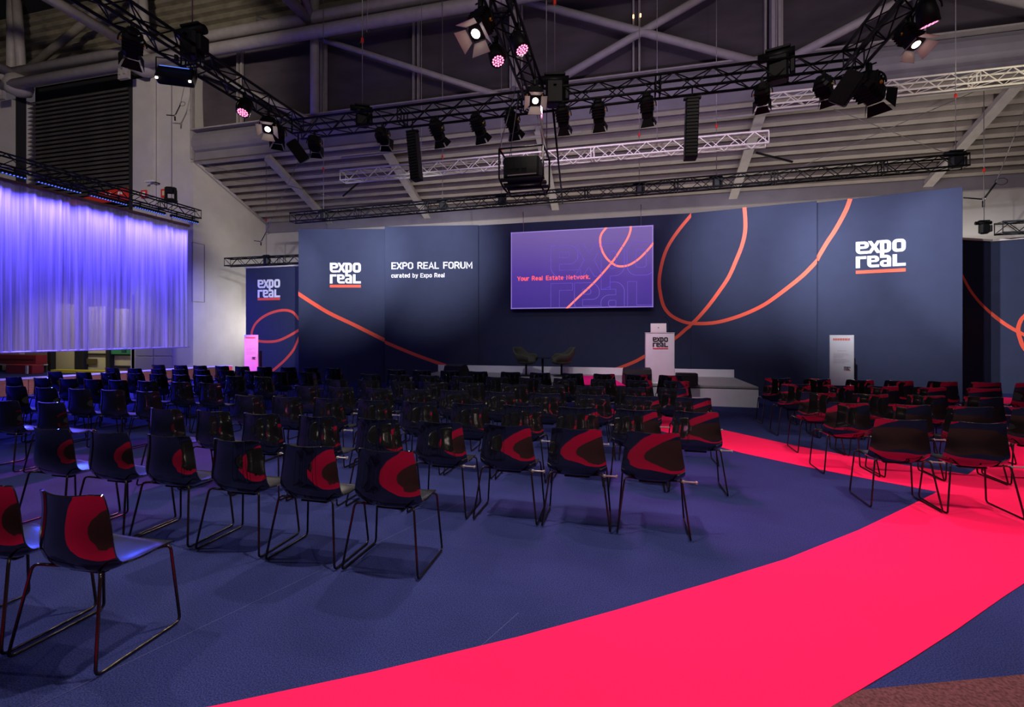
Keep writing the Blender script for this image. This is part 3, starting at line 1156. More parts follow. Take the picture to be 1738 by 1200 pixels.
GLY = {  # advance width, strokes (centre lines); capitals are 1 high, small letters .74
    'E': (.58, [[(.50, 0), (0, 0), (0, 1), (.50, 1)], [(0, .5), (.44, .5)]]),
    'X': (.64, [[(0, 0), (.56, 1)], [(0, 1), (.56, 0)]]),
    'P': (.62, [[(0, 0), (0, 1), (.32, 1)] + arc(.32, .73, .22, .27, 90, -90) + [(0, .46)]]),
    'O': (.68, [oval(0, .58, 0, 1, .26)]),
    'R': (.66, [[(0, 0), (0, 1), (.32, 1)] + arc(.32, .74, .22, .26, 90, -90) + [(0, .48)], [(.30, .48), (.57, 0)]]),
    'A': (.68, [[(0, 0), (.30, 1), (.60, 0)], [(.10, .28), (.50, .28)]]),
    'L': (.54, [[(0, 1), (0, 0), (.46, 0)]]),
    'F': (.56, [[(0, 0), (0, 1), (.48, 1)], [(0, .5), (.42, .5)]]),
    'U': (.66, [[(0, 1), (0, .26)] + arc(.28, .26, .28, .26, 180, 360) + [(.56, 1)]]),
    'M': (.80, [[(0, 0), (0, 1), (.35, .25), (.70, 1), (.70, 0)]]),
    'Y': (.64, [[(0, 1), (.29, .46), (.58, 1)], [(.29, .46), (.29, 0)]]),
    'N': (.68, [[(0, 0), (0, 1), (.56, 0), (.56, 1)]]),
    'c': (.52, [arc(.25, .37, .23, .37, 50, 310)]),
    'u': (.54, [[(0, .74), (0, .22)] + arc(.21, .22, .21, .22, 180, 360), [(.42, .74), (.42, 0)]]),
    'r': (.40, [[(0, 0), (0, .74)], [(0, .50), (.12, .68), (.32, .72)]]),
    'a': (.54, [[(.04, .66), (.20, .74), (.34, .70), (.42, .56), (.42, 0)], oval(0, .42, 0, .42, .18)]),
    't': (.40, [[(.12, .95), (.12, .10), (.20, 0), (.32, 0)], [(0, .72), (.30, .72)]]),
    'e': (.54, [[(.02, .38), (.42, .38)] + arc(.22, .40, .21, .34, 0, 180) + arc(.22, .34, .21, .34, 180, 310)]),
    'd': (.56, [oval(0, .42, 0, .74, .20), [(.43, 0), (.43, 1)]]),
    'b': (.56, [oval(0, .42, 0, .74, .20), [(0, 0), (0, 1)]]),
    'y': (.50, [[(0, .74), (.21, .06)], [(.42, .74), (.16, -.16), (.02, -.24)]]),
    'x': (.50, [[(0, 0), (.42, .74)], [(0, .74), (.42, 0)]]),
    'p': (.56, [oval(0, .42, 0, .74, .20), [(0, .74), (0, -.26)]]),
    'o': (.56, [oval(0, .44, 0, .74, .20)]),
    'l': (.24, [[(0, 1), (0, 0)]]),
    's': (.50, [[(.38, .62), (.30, .72), (.10, .72), (.02, .56), (.10, .42), (.30, .34), (.39, .20), (.30, .02), (.08, 0), (0, .12)]]),
    'w': (.68, [[(0, .74), (.14, 0), (.29, .62), (.44, 0), (.58, .74)]]),
    'k': (.50, [[(0, 0), (0, 1)], [(.38, .74), (0, .28)], [(.14, .42), (.40, 0)]]),
    '.': (.20, [[(0, 0), (0, .06)]]),
    'S': (.58, [[(.46, .84), (.36, 1), (.12, 1), (.01, .84), (.01, .66), (.12, .54), (.36, .46), (.48, .34), (.48, .16), (.36, 0), (.12, 0), (0, .16)]]),
    ' ': (.34, []),
}


def text_mesh(txt, width, height, m, bold=0.16):
    """block lettering drawn with strokes, scaled to width and capital height"""
    total = sum(GLY[c][0] + bold for c in txt) - bold
    kx, kz = width / total, height / (1 + bold)
    mb = MB()
    x = 0.0
    hb = bold / 2
    for c in txt:
        adv, strokes = GLY[c]
        for st in strokes:
            P = [Vector((x + hb + p[0], hb + p[1], 0)) for p in st]
            n = len(P)
            vs = []
            for i, p in enumerate(P):
                if i == 0:
                    d = (P[1] - P[0]).normalized()
                    k = 1
                elif i == n - 1:
                    d = (P[-1] - P[-2]).normalized()
                    k = 1
                else:
                    a, b = (P[i] - P[i - 1]).normalized(), (P[i + 1] - P[i]).normalized()
                    d = (a + b)
                    d = d.normalized() if d.length > 1e-4 else b
                    k = 1 / max(0.45, abs(d.dot(b)))
                q = p.copy()
                if i == 0:
                    q -= d * hb * .9
                if i == n - 1:
                    q += d * hb * .9
                nn = Vector((-d.y, d.x, 0)) * hb * min(k, 1.7)
                for w_ in (q + nn, q - nn):
                    for zz in (0.004, -0.003):
                        vs.append((w_.x * kx, w_.y * kz, zz))
            fs = []
            for i in range(n - 1):
                a = i * 4
                fs += [(a, a + 2, a + 6, a + 4), (a, a + 4, a + 5, a + 1), (a + 2, a + 3, a + 7, a + 6)]
            fs += [(0, 1, 3, 2), ((n - 1) * 4, (n - 1) * 4 + 2, (n - 1) * 4 + 3, (n - 1) * 4 + 1)]
            mb.add(vs, fs)
        x += adv + bold
    return mb.mesh('lettering', m)


def put_flat(name, me, parent, x, z, y=-0.006):
    """stand a flat x-y mesh upright on a face looking along -y"""
    return child(name, me, parent, (x, y, z), (PI / 2, 0, 0))


def add_logo(P, x0, x1, ytop, ybar0, ybar1, m=M_WPRINT, bar=M_ORANGE):
    ka, za = P.uv(x0, ytop)
    kb, zb = P.uv(x1, ytop)
    w = kb - ka
    put_flat('logo', logo_mesh(w, m), P.e, ka, za)
    k0, z0 = P.uv(x0, ybar0)
    _, z1 = P.uv(x0, ybar1)
    h = abs(z0 - z1)
    MB().box((ka + w / 2, -0.006, (z0 + z1) / 2), (w, 0.006, h)).build('logo_bar', bar, P.e)


# black letters on the green door sign under the curtain hem
put_flat('lettering', text_mesh('Sol', 0.28, 0.15, M_KPRINT, 0.15), gs, on_y(206, 600, 15.05).x, on_y(206, 598.5, 15.05).z, 15.052)

PA = Panel(506.5, 15.70, 656, 15.70, 5.2, 'navy backdrop panel bearing a white logo and the start of an orange line')
PB = Panel(653, 15.33, 812, 15.13, 5.2, 'navy backdrop panel bearing the words EXPO REAL FORUM')
PC_ = Panel(812, 14.5 / ((812 - CX) / FPX * SS + CC), 1173, 14.5 / ((1173 - CX) / FPX * SS + CC), 5.2, 'wide dark navy backdrop panel in the middle, behind the screen')
PD = Panel(1173, 14.5 / ((1173 - CX) / FPX * SS + CC), 1386.5, 12.39, 5.2, 'navy backdrop panel with the large orange loop, right of the lectern')
PE = Panel(1384, 12.57, 1634, 11.20, 5.2, 'navy end panel of the backdrop with the largest white logo')
PF = Panel(417, 18.2, 530, 17.4, 4.2, 'small navy backdrop at far left with white logo and looped orange line', rail=True)
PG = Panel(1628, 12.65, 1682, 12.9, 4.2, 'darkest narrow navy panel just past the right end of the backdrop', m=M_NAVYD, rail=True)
PH = Panel(1682, 12.9, 1900, 11.6, 4.2, 'navy panel at the right border of the picture with red loop', rail=True)

PA.line([(500, 495), (507, 499), (530, 514), (560, 532), (600, 551), (640, 571), (658, 580)], 0.125)
PB.line([(653, 580.5), (680, 592), (710, 604), (752, 619), (775, 626)], 0.105)
PC_.line([(1178, 360), (1174, 364), (1151.6, 391), (1134.6, 416.7), (1124.7, 442), (1119, 473.3), (1120.5, 496), (1126, 518.6), (1136, 532.8), (1148.8, 541.3), (1163, 547), (1176, 549.2)], 0.095)
PC_.line([(1177, 550), (1165, 558), (1150, 571), (1125, 588), (1099, 602), (1078, 613.6), (1052.5, 624), (1030, 632)], 0.095, 0.005)
PD.line([(1170, 548.8), (1194, 549.2), (1216.8, 547), (1242, 540.7), (1267.8, 531.4), (1290, 521), (1308, 510), (1338, 487.5), (1362, 468), (1380, 450), (1390, 439)], 0.10)
PD.line([(1263.5, 352), (1265, 374), (1264.5, 394), (1259.3, 416.7), (1249.4, 442), (1236.6, 470.5), (1219.6, 496), (1202.7, 518.7), (1185.7, 538.5), (1175.8, 548), (1170, 553)], 0.10, 0.005)
PE.line([(1386, 442), (1390.5, 433.5), (1404, 411), (1416, 393), (1428, 372), (1437, 354), (1443, 337.5)], 0.10)
PF.line([(512, 546), (505.9, 540), (498, 530.7), (487.3, 526.8), (474, 527.3), (458, 532), (443.7, 540), (433, 550.6), (427.8, 562.5), (427.5, 570), (430.5, 575.5), (437, 578.5), (453, 580), (471.5, 578.4), (490, 570.4), (505.9, 561), (515, 555)], 0.10)
PF.line([(512, 563), (506, 577), (498, 594), (484.7, 610), (471.5, 622), (461, 630.5), (456, 634)], 0.10, 0.005)
PG.line([(1630, 462), (1636.5, 474.7), (1648, 494.7), (1664, 514.7), (1682, 532)], 0.085)
PH.line([(1680, 530), (1682, 532), (1706.7, 550.7), (1738, 568), (1790, 590)], 0.085)
PH.line([(1760, 520), (1738, 537), (1730.7, 548), (1728, 561), (1732, 577), (1738, 590.7), (1755, 610)], 0.085, 0.005)

add_logo(PA, 560, 612.5, 446, 483.5, 488)
add_logo(PE, 1452.5, 1537, 411, 459.5, 465)
add_logo(PF, 437.5, 475.5, 475, 506, 510)
# words on panel B
k0, z0 = PB.uv(664.5, 457)
k1, _ = PB.uv(801, 457)
_, zt = PB.uv(664.5, 445.5)
put_flat('lettering', text_mesh('EXPO REAL FORUM', k1 - k0, zt - z0, M_WPRINT, 0.17), PB.e, k0, z0)
k0, z0 = PB.uv(664, 471.5)
k1, _ = PB.uv(755, 471.5)
_, zt = PB.uv(664, 464.2)
put_flat('lettering', text_mesh('curated by Expo Real', k1 - k0, zt - z0, M_WPRINT, 0.17), PB.e, k0, z0)

# ------------------------------------------------------------------ screen
sy = 14.28
a, b = on_y(867, 524, sy), on_y(1109, 383, sy)
SW, SH = b.x - a.x, 4.86 - 2.43
scr = empty('presentation_screen', (a.x, sy, 2.43))
MB().box((SW / 2, 0.03, SH / 2), (SW, 0.06, SH)).build('screen_surface', M_SCREEN, scr)
mb = MB()
for c, d in (((SW / 2, 0, SH - 0.02), (SW, 0.012, 0.03)), ((SW / 2, 0, 0.02), (SW, 0.012, 0.03)), ((0.02, 0, SH / 2), (0.03, 0.012, SH)), ((SW - 0.02, 0, SH / 2), (0.03, 0.012, SH))):
    mb.box(c, d)
mb.build('screen_border', mat('screen_edge', (0.5, 0.4, 0.7), 0.5, emit=(0.20, 0.13, 0.48), estr=0.7), scr)
MB().box((SW / 2, 0.085, SH / 2), (SW * .98, 0.05, SH * .98)).build('screen_frame', M_BLACK, scr)


def suv(px, py):
    q = on_y(px, py, sy)
    return q.x - a.x, q.z - 2.43


def sline(pix, w):
    pts = smooth_path([Vector((*suv(*p), 0)) for p in pix], 6)
    vs, n = [], len(pts)
    for i, p in enumerate(pts):
        d = (pts[min(i + 1, n - 1)] - pts[max(i - 1, 0)]).normalized()
        nn = Vector((-d.y, d.x, 0)) * (w / 2)
        for q in (p + nn, p - nn):
            vs.append((min(max(q.x, 0), SW), -0.008, min(max(q.y, 0), SH)))
    MB().add(vs, [(i * 2, i * 2 + 2, i * 2 + 3, i * 2 + 1) for i in range(n - 1)]).build('screen_line', M_LINES, scr)


sline([(961, 524.5), (982.7, 503.6), (1009.6, 478.2), (1038, 446), (1053, 424.4), (1065, 405), (1070, 391.5), (1070.3, 384)], 0.062)
sline([(1030, 385.5), (1020.8, 397.4), (1018.6, 409.4), (1021.6, 424.4), (1029, 437.8), (1038, 446), (1047, 451.3), (1057.5, 452), (1069.4, 449), (1084.4, 439.3), (1099.3, 424.4), (1109.5, 412)], 0.062)
k0, z0 = suv(878, 477)
k1, _ = suv(1001.5, 477)
_, zt = suv(878, 469.5)
put_flat('lettering', text_mesh('Your Real Estate Network.', k1 - k0, zt - z0, M_TEXTS, 0.20), scr, k0, z0, -0.008)
k0, z0 = suv(935, 418)
k1, _ = suv(1112, 418)
lw = k1 - k0
lm = logo_mesh(lw, M_OUTL, outline=0.010)
# keep the drawn outline inside the picture area
bm = bmesh.new()
bm.from_mesh(lm)
bmesh.ops.bisect_plane(bm, geom=bm.verts[:] + bm.edges[:] + bm.faces[:], plane_co=(SW - k0 - 0.03, 0, 0), plane_no=(1, 0, 0), clear_outer=True)
bmesh.ops.bisect_plane(bm, geom=bm.verts[:] + bm.edges[:] + bm.faces[:], plane_co=(0, -(z0 - 0.03), 0), plane_no=(0, -1, 0), clear_outer=True)
bm.to_mesh(lm)
bm.free()
put_flat('logo_outline', lm, scr, k0, z0, -0.004)
for px in (888, 1088):
    kx, _ = suv(px, 390)
    MB().tube([(kx, 0.05, SH - 0.01), (kx, 0.0, 3.06)], 0.012, 6).build('hanger', M_CABLE, scr)
for q in (0.25, 0.75):
    MB().box((SW * q, 0.165, SH * .5), (0.12, 0.12, 0.12)).build('wall_bracket', M_BLACK, scr)
tag(scr, 'wide violet presentation screen with an orange looping line, hung before the backdrop', 'screen')

# ------------------------------------------------------------------ stage
SX0, SX1, SY0, SY1, SZ = -5.66, 2.92, 11.28, 13.66, 0.46
stg = empty('stage', ((SX0 + SX1) / 2, (SY0 + SY1) / 2, 0))
hw, hd = (SX1 - SX0) / 2, (SY1 - SY0) / 2
nd = 6
for i in range(nd):
    MB().box((-hw + (i + .5) * 2 * hw / nd, 0, SZ - 0.03), (2 * hw / nd - 0.006, 2 * hd, 0.06)).build('deck_panel', M_DECK, stg)
nf = 4
for i in range(nf):
    MB().box((-hw + (i + .5) * 2 * hw / nf, -hd + 0.015, (SZ - 0.04) / 2), (2 * hw / nf - 0.005, 0.03, SZ - 0.04)).build('front_panel', M_WHITE, stg)
for s in (-1, 1):
    MB().box((s * (hw - 0.015), 0.02, (SZ - 0.04) / 2), (0.03, 2 * hd - 0.06, SZ - 0.04)).build('side_panel', M_WHITE, stg)
MB().bbox((0, hd - 0.03, SZ + 0.105), (2 * hw, 0.06, 0.21), 0.006).build('kick_board', M_WHITE, stg)
si = [on_floor(px, py, SZ) for px, py in ((975, 637.5), (1032, 638.5), (1064, 655.0), (984, 653.4))]
cx_, cy_ = (SX0 + SX1) / 2, (SY0 + SY1) / 2
flat_poly('stage_inlay', [(p[0] - cx_, min(p[1], SY1 - .07) - cy_) for p in si], SZ + 0.0005, SZ + 0.004, M_MAGENTA, parent=stg)
tag(stg, 'low white stage with grey deck in front of the navy backdrop', 'stage')

# lectern
lx, ly = 0.84, 11.62
lec = empty('lectern', (lx, ly, SZ + 0.003))
w = 0.655
MB().bbox((0, 0, 0.6), (w, 0.36, 1.2), 0.008).build('body', M_WHITE, lec)
MB().bbox((0, 0, 1.203), (w + 0.01, 0.38, 0.012), 0.004).build('top', M_WHITE, lec)
MB().bbox((0, 0, 0.012), (w + 0.03, 0.42, 0.022), 0.006).build('base_plate', M_WHITE, lec)
put_flat('logo', logo_mesh(0.345, M_KPRINT), lec, -0.165, 1.10, -0.184)
MB().box((0.0075, -0.184, 1.10 - 0.265), (0.345, 0.006, 0.022)).build('logo_bar', M_RPRINT, lec)
tag(lec, 'white box lectern with black logo and red bar at the stage front', 'lectern')
# laptop
lap = empty('laptop', (lx - 0.03, ly - 0.02, SZ + 1.212))
MB().bbox((0, -0.02, 0.008), (0.36, 0.24, 0.016), 0.006).build('keyboard_base', M_LAP, lap)
rr = Matrix.Rotation(math.radians(-12), 3, 'X')
MB().bbox(Vector((0, -0.12, 0.018)) + rr @ Vector((0, 0, 0.10)), (0.36, 0.008, 0.21), 0.003, rr).build('screen_lid', M_LAP, lap)
MB().box(Vector((0, -0.125, 0.018)) + rr @ Vector((0, -0.004, 0.10)), (0.02, 0.004, 0.02), rr).build('badge', M_KPRINT, lap)
tag(lap, 'open silver laptop on top of the white lectern', 'laptop')
mic = empty('gooseneck_microphone', (lx + 0.22, ly + 0.02, SZ + 1.21))
MB().lathe([(0.05, 0), (0.05, 0.015), (0.02, 0.025)], n=16).build('base', M_BLACK, mic)
MB().tube(smooth_path([(0, 0, 0.02), (0.01, 0, 0.15), (-0.01, 0, 0.27), (-0.07, -0.02, 0.36)], 5), 0.006, 6).build('neck', M_BLACK, mic)
MB().tube([(-0.07, -0.02, 0.36), (-0.11, -0.03, 0.395)], [0.011, 0.014], 8).build('capsule', M_BLACK, mic)
tag(mic, 'black gooseneck microphone curving over the lectern laptop', 'microphone')


# stage monitors and box
def monitor(loc, rz, label, w=0.62):
    e = empty('stage_monitor', loc, rz)
    mb = MB()
    pr = [(-0.24, 0.0), (-0.24, 0.16), (-0.10, 0.36), (0.02, 0.40), (0.20, 0.36), (0.24, 0.26), (0.24, 0.0)]
    n = len(pr)
    vs = [(-w / 2, y, z) for y, z in pr] + [(w / 2, y, z) for y, z in pr]
    mb.add(vs, [tuple(range(n - 1, -1, -1)), tuple(range(n, 2 * n))] + [(i, (i + 1) % n, n + (i + 1) % n, n + i) for i in range(n)])
    mb.build('cabinet', M_BLACK2, e)
    MB().add([(-w / 2 + .03, -0.245, .165), (w / 2 - .03, -0.245, .165), (w / 2 - .03, -0.105, .362), (-w / 2 + .03, -0.105, .362)], [(0, 1, 2, 3)]).build('grille', M_BLACK, e)
    for s in (-1, 1):
        MB().box((s * (w / 2 + 0.004), 0.03, 0.25), (0.012, 0.12, 0.04)).build('handle', M_BLACK, e)
    tag(e, label, 'speaker', 'floor monitors on the stage')
    return e


q = on_floor(1081, 655, SZ)
monitor((q[0], q[1] + 0.28, SZ + 0.003), PI + 0.15, 'black wedge monitor speaker lying on the stage left of the lectern', 0.6)
q = on_floor(769, 646, SZ)
monitor((q[0], q[1] + 0.28, SZ + 0.003), PI - 0.2, 'black wedge monitor speaker on the far left end of the stage', 0.5)
q = on_floor(1167, 655.5, SZ)
e = empty('black_case', (q[0] + 0.0, q[1] + 0.2, SZ + 0.003))
MB().bbox((0, 0, 0.13), (0.46, 0.3, 0.24), 0.01).build('body', M_BLACK2, e)
MB().bbox((0, 0, 0.265), (0.46, 0.3, 0.02), 0.008).build('lid', M_BLACK, e)
tag(e, 'low black equipment case on the stage right behind the lectern', 'case')


# tub armchairs
def tub_chair(loc, rz, label):
    e = empty('tub_armchair', loc, rz)
    mb = MB()
    nA, nH = 28, 7
    vs = []
    for layer in (0, 1):
        for j in range(nH + 1):
            for i in range(nA + 1):
                th = -2.25 + 4.5 * i / nA            # 0 at the back (+x... facing -x)
                k = abs(th) / 2.25
                kk = min(1, max(0, (k - 0.22) / 0.38))
                top = 0.80 - 0.19 * (3 * kk * kk - 2 * kk ** 3)
                if k > 0.85:
                    top -= (k - 0.85) * 0.6
                t = j / nH
                z = 0.36 + (top - 0.36) * t
                r = 0.20 + 0.14 * math.sin(min(1, t * 1.35) * PI / 2) + 0.03 * t * (1 - k)
                r -= 0.03 * layer
                vs.append((-r * math.cos(th) * 1.05, r * math.sin(th) * 1.05, z + (0.012 if layer else 0)))
    N = (nH + 1) * (nA + 1)
    fs = []
    for j in range(nH):
        for i in range(nA):
            a0 = j * (nA + 1) + i
            fs.append((a0, a0 + 1, a0 + nA + 2, a0 + nA + 1))
            fs.append((N + a0, N + a0 + nA + 1, N + a0 + nA + 2, N + a0 + 1))
    for i in range(nA):
        a0 = nH * (nA + 1) + i
        fs.append((a0, a0 + 1, N + a0 + 1, N + a0))
    for j in range(nH):
        for i in (0, nA):
            a0 = j * (nA + 1) + i
            fs.append((a0, a0 + nA + 1, N + a0 + nA + 1, N + a0))
    mb.add(vs, fs, smooth=True)
    mb.build('shell', M_SEATW, e)
    MB().lathe([(0.19, 0.33), (0.25, 0.36), (0.28, 0.40), (0.27, 0.44), (0.20, 0.455)], n=24).build('seat_cushion', M_SEATW, e)
    MB().tube([(0, 0, 0.02), (0, 0, 0.34)], 0.028, 10).build('column', M_BLACK, e)
    MB().lathe([(0.24, 0.0), (0.24, 0.012), (0.05, 0.03)], n=24).build('base', M_BLACK, e)
    tag(e, label, 'armchair', 'armchairs on the stage')
    return e


q = on_floor(893, 638, SZ)
tub_chair((q[0], q[1], SZ + 0.003), -0.35, 'olive tub armchair on the stage, left of the small table')
q = on_floor(953, 638.5, SZ)
tub_chair((q[0], q[1], SZ + 0.003), PI + 0.35, 'olive tub armchair on the stage, right of the small table')
q = on_floor(921, 638, SZ)
tb = empty('side_table', (q[0], q[1], SZ + 0.003))
MB().lathe([(0.22, 0.49), (0.225, 0.497), (0.22, 0.505)], n=28).build('table_top', M_BLACK2, tb)
MB().tube([(0, 0, 0.01), (0, 0, 0.49)], 0.03, 10).build('column', M_BLACK, tb)
MB().lathe([(0.19, 0.0), (0.19, 0.012), (0.04, 0.025)], n=24).build('base', M_BLACK, tb)
tag(tb, 'small round black table between the two stage armchairs', 'table')


# totems
def totem(loc, rz, label, base):
    e = empty('info_totem', loc, rz)
    MB().bbox((0, 0, 0.82), (0.5, 0.05, 1.58), 0.01).build('board', M_WHITE, e)
    MB().bbox((0, 0.05, 0.015), (0.46, 0.36, 0.03), 0.008).build('base_plate', M_WHITE, e)
    MB().box((0, 0.05, 0.42), (0.06, 0.05, 0.8)).build('support_strut', M_BLACK, e)
    MB().box((0.27, 0.12, 0.52), (0.035, 0.10, 1.04)).build('side_brace', M_BLACK, e)
    MB().box((0.25, 0.09, 0.05), (0.08, 0.10, 0.04)).build('brace_foot', M_BLACK, e)
    mb = MB()
    rnd = random.Random(5)
    x = -0.18
    while x < 0.17:
        ww = rnd.uniform(0.015, 0.05)
        mb.box((x + ww / 2, -0.028, 1.515), (ww, 0.004, 0.03))
        mb.box((x + ww / 2, -0.028, 1.487), (ww * .9, 0.004, 0.016))
        x += ww + 0.006
    mb.build('heading_print', mat('salmon_print', (0.75, 0.16, 0.12), 0.6), e)
    mb = MB()
    for i, zz in enumerate((1.145, 1.115, 1.085, 1.055, 1.01, 0.98, 0.95, 0.92)):
        ww = [0.30, 0.32, 0.22, 0.18, 0.28, 0.33, 0.33, 0.24][i]
        mb.box((-0.17 + ww / 2, -0.028, zz), (ww, 0.004, 0.007))
    mb.box((0, -0.028, 1.22), (0.18, 0.004, 0.007))
    mb.build('body_print', M_GPRINT, e)
    put_flat('logo', logo_mesh(0.13, M_KPRINT), e, 0.045, 0.83, -0.027)
    MB().box((0.11, -0.028, 0.733), (0.13, 0.004, 0.009)).build('logo_bar', M_RPRINT, e)
    tag(e, label, 'sign', 'standing information boards')
    return e


q = at_depth(1428.5, 11.55)
totem((q.x, q.y, 0), -0.30, 'white standing information board before the right end panel', 0)
q = at_depth(426.5, 16.4)
totem((q.x, q.y, 0), 0.16, 'information board lit pink, standing before the small left backdrop', 0)

# ------------------------------------------------------------------ chairs
PROF = [  # (y, z, half width, edge curl)
    (-0.184, 0.830, 0.203, 0.050), (-0.1745, 0.792, 0.210, 0.051), (-0.1675, 0.732, 0.218, 0.053), (-0.1655, 0.672, 0.228, 0.055), (-0.1660, 0.612, 0.237, 0.056),
    (-0.1658, 0.556, 0.246, 0.057), (-0.158, 0.500, 0.251, 0.058), (-0.130, 0.452, 0.251, 0.057), (-0.088, 0.421, 0.248, 0.053), (-0.035, 0.413, 0.237, 0.048),
    (0.025, 0.413, 0.235, 0.040), (0.09, 0.424, 0.234, 0.030), (0.15, 0.436, 0.233, 0.020), (0.195, 0.443, 0.230, 0.012), (0.225, 0.442, 0.224, 0.007), (0.240, 0.436, 0.214, 0.003)]


def refine(P, k):
    out = []
    n = len(P)
    for i in range(n - 1):
        a, b, c, d = P[max(i - 1, 0)], P[i], P[i + 1], P[min(i + 2, n - 1)]
        for j in range(k):
            t = j / k
            out.append(tuple(0.5 * (2 * b[q] + (c[q] - a[q]) * t + (2 * a[q] - 5 * b[q] + 4 * c[q] - d[q]) * t * t + (3 * b[q] - a[q] - 3 * c[q] + d[q]) * t ** 3) for q in range(4)))
    return out + [P[-1]]


PROF = refine(PROF, 2)
NX = 16


def chair_surfaces():
    rows = len(PROF)
    pos = []
    for j, (y, z, hw, cu) in enumerate(PROF):
        a = Vector(PROF[max(j - 1, 0)][:2])
        b = Vector(PROF[min(j + 1, rows - 1)][:2])
        t = (b - a).normalized()
        nrm = Vector((-t.y, t.x))               # towards the sitter (forward on the back, up on the seat)
        if nrm.dot(Vector((0.5, 0.5))) < 0:
            nrm = -nrm
        for i in range(NX + 1):
            s = -1 + 2 * i / NX
            ex = 2.0 + 1.2 * min(1.0, max(0.0, (0.56 - z) / 0.10))
            cc = cu * abs(s) ** ex
            # the top corners are slightly rounded down
            dz = 0.0
            if j == 0:
                dz = -0.012 * max(0, abs(s) - 0.75) / 0.25
            pos.append(Vector((s * hw, y + nrm.x * cc, z + nrm.y * cc + dz)))
    # vertex normals
    nr = []
    for j in range(rows):
        for i in range(NX + 1):
            du = pos[j * (NX + 1) + min(i + 1, NX)] - pos[j * (NX + 1) + max(i - 1, 0)]
            dv = pos[min(j + 1, rows - 1) * (NX + 1) + i] - pos[max(j - 1, 0) * (NX + 1) + i]
            n = du.cross(dv).normalized()
            if n.y + n.z < 0:
                n = -n
            nr.append(n)
    return pos, nr


CP, CN = chair_surfaces()
TH = 0.010


def shell_part(name, j0, j1):
    W1 = NX + 1
    vs, ns, fs, mi = [], [], [], []
    R = j1 - j0 + 1
    for layer in (0, 1):
        for j in range(j0, j1 + 1):
            for i in range(W1):
                p, n = CP[j * W1 + i], CN[j * W1 + i]
                vs.append(p + n * (TH / 2 if layer == 0 else -TH / 2))
                ns.append(n if layer == 0 else -n)
    N = R * W1
    for j in range(R - 1):
        for i in range(NX):
            a0 = j * W1 + i
            fs.append((a0, a0 + 1, a0 + W1 + 1, a0 + W1))
            mi.append(1)
            fs.append((N + a0, N + a0 + W1, N + a0 + W1 + 1, N + a0 + 1))
            mi.append(0)
    rim = []
    if j0 == 0:
        rim += [(i, i + 1, N + i + 1, N + i) for i in range(NX)]
    if j1 == len(PROF) - 1:
        b0 = (R - 1) * W1
        rim += [(b0 + i + 1, b0 + i, N + b0 + i, N + b0 + i + 1) for i in range(NX)]
    for j in range(R - 1):
        rim.append((j * W1, N + j * W1, N + (j + 1) * W1, (j + 1) * W1))
        q = j * W1 + NX
        rim.append((q, q + W1, N + q + W1, N + q))
    # rim on separate vertices so that the faces stay crisp
    base = len(vs)
    mp = {}
    for f in rim:
        nf = []
        for i in f:
            if i not in mp:
                mp[i] = len(vs)
                vs.append(vs[i])
                ns.append(None)
            nf.append(mp[i])
        fs.append(tuple(nf))
        mi.append(0)
    me = bpy.data.meshes.new(name)
    me.from_pydata([tuple(v) for v in vs], [], fs)
    me.materials.append(M_SHELL)
    me.materials.append(M_SHELLIN)
    me.polygons.foreach_set('material_index', mi)
    me.polygons.foreach_set('use_smooth', [True] * len(fs))
    me.update()
    vn = [v.normal.copy() for v in me.vertices]
    me.normals_split_custom_set_from_vertices([tuple(ns[i]) if ns[i] is not None else tuple(vn[i]) for i in range(len(vs))])
    return me


ME_BACK = shell_part('backrest', 0, 14)
ME_SEAT = shell_part('seat', 14, len(PROF) - 1)


def sled(sgn):
    pts = [(0.11 * sgn, -0.085, 0.425), (0.222 * sgn, -0.155, 0.456), (0.283 * sgn, -0.222, 0.008), (0.276 * sgn, 0.222, 0.008), (0.243 * sgn, 0.192, 0.447), (0.10 * sgn, 0.120, 0.419)]
    return MB().tube(fillet(pts, 0.032, 4), 0.0078, 8).mesh('sled_leg', M_ROD)


ME_SL, ME_SR = sled(-1), sled(1)
ME_BR = MB().bbox((0, -0.045, 0.402), (0.22, 0.05, 0.014), 0.006).bbox((0, 0.12, 0.416), (0.22, 0.04, 0.012), 0.006).box((0, 0.04, 0.402), (0.06, 0.2, 0.008)).mesh('mounting_plate', M_BLACK)
ME_CLIP = MB().bbox((0.285, -0.14, 0.445), (0.09, 0.016, 0.012), 0.004).bbox((0.235, -0.14, 0.445), (0.02, 0.03, 0.022), 0.005).bbox((0.335, -0.14, 0.445), (0.016, 0.03, 0.022), 0.005).mesh('linking_clip', M_CLIP)

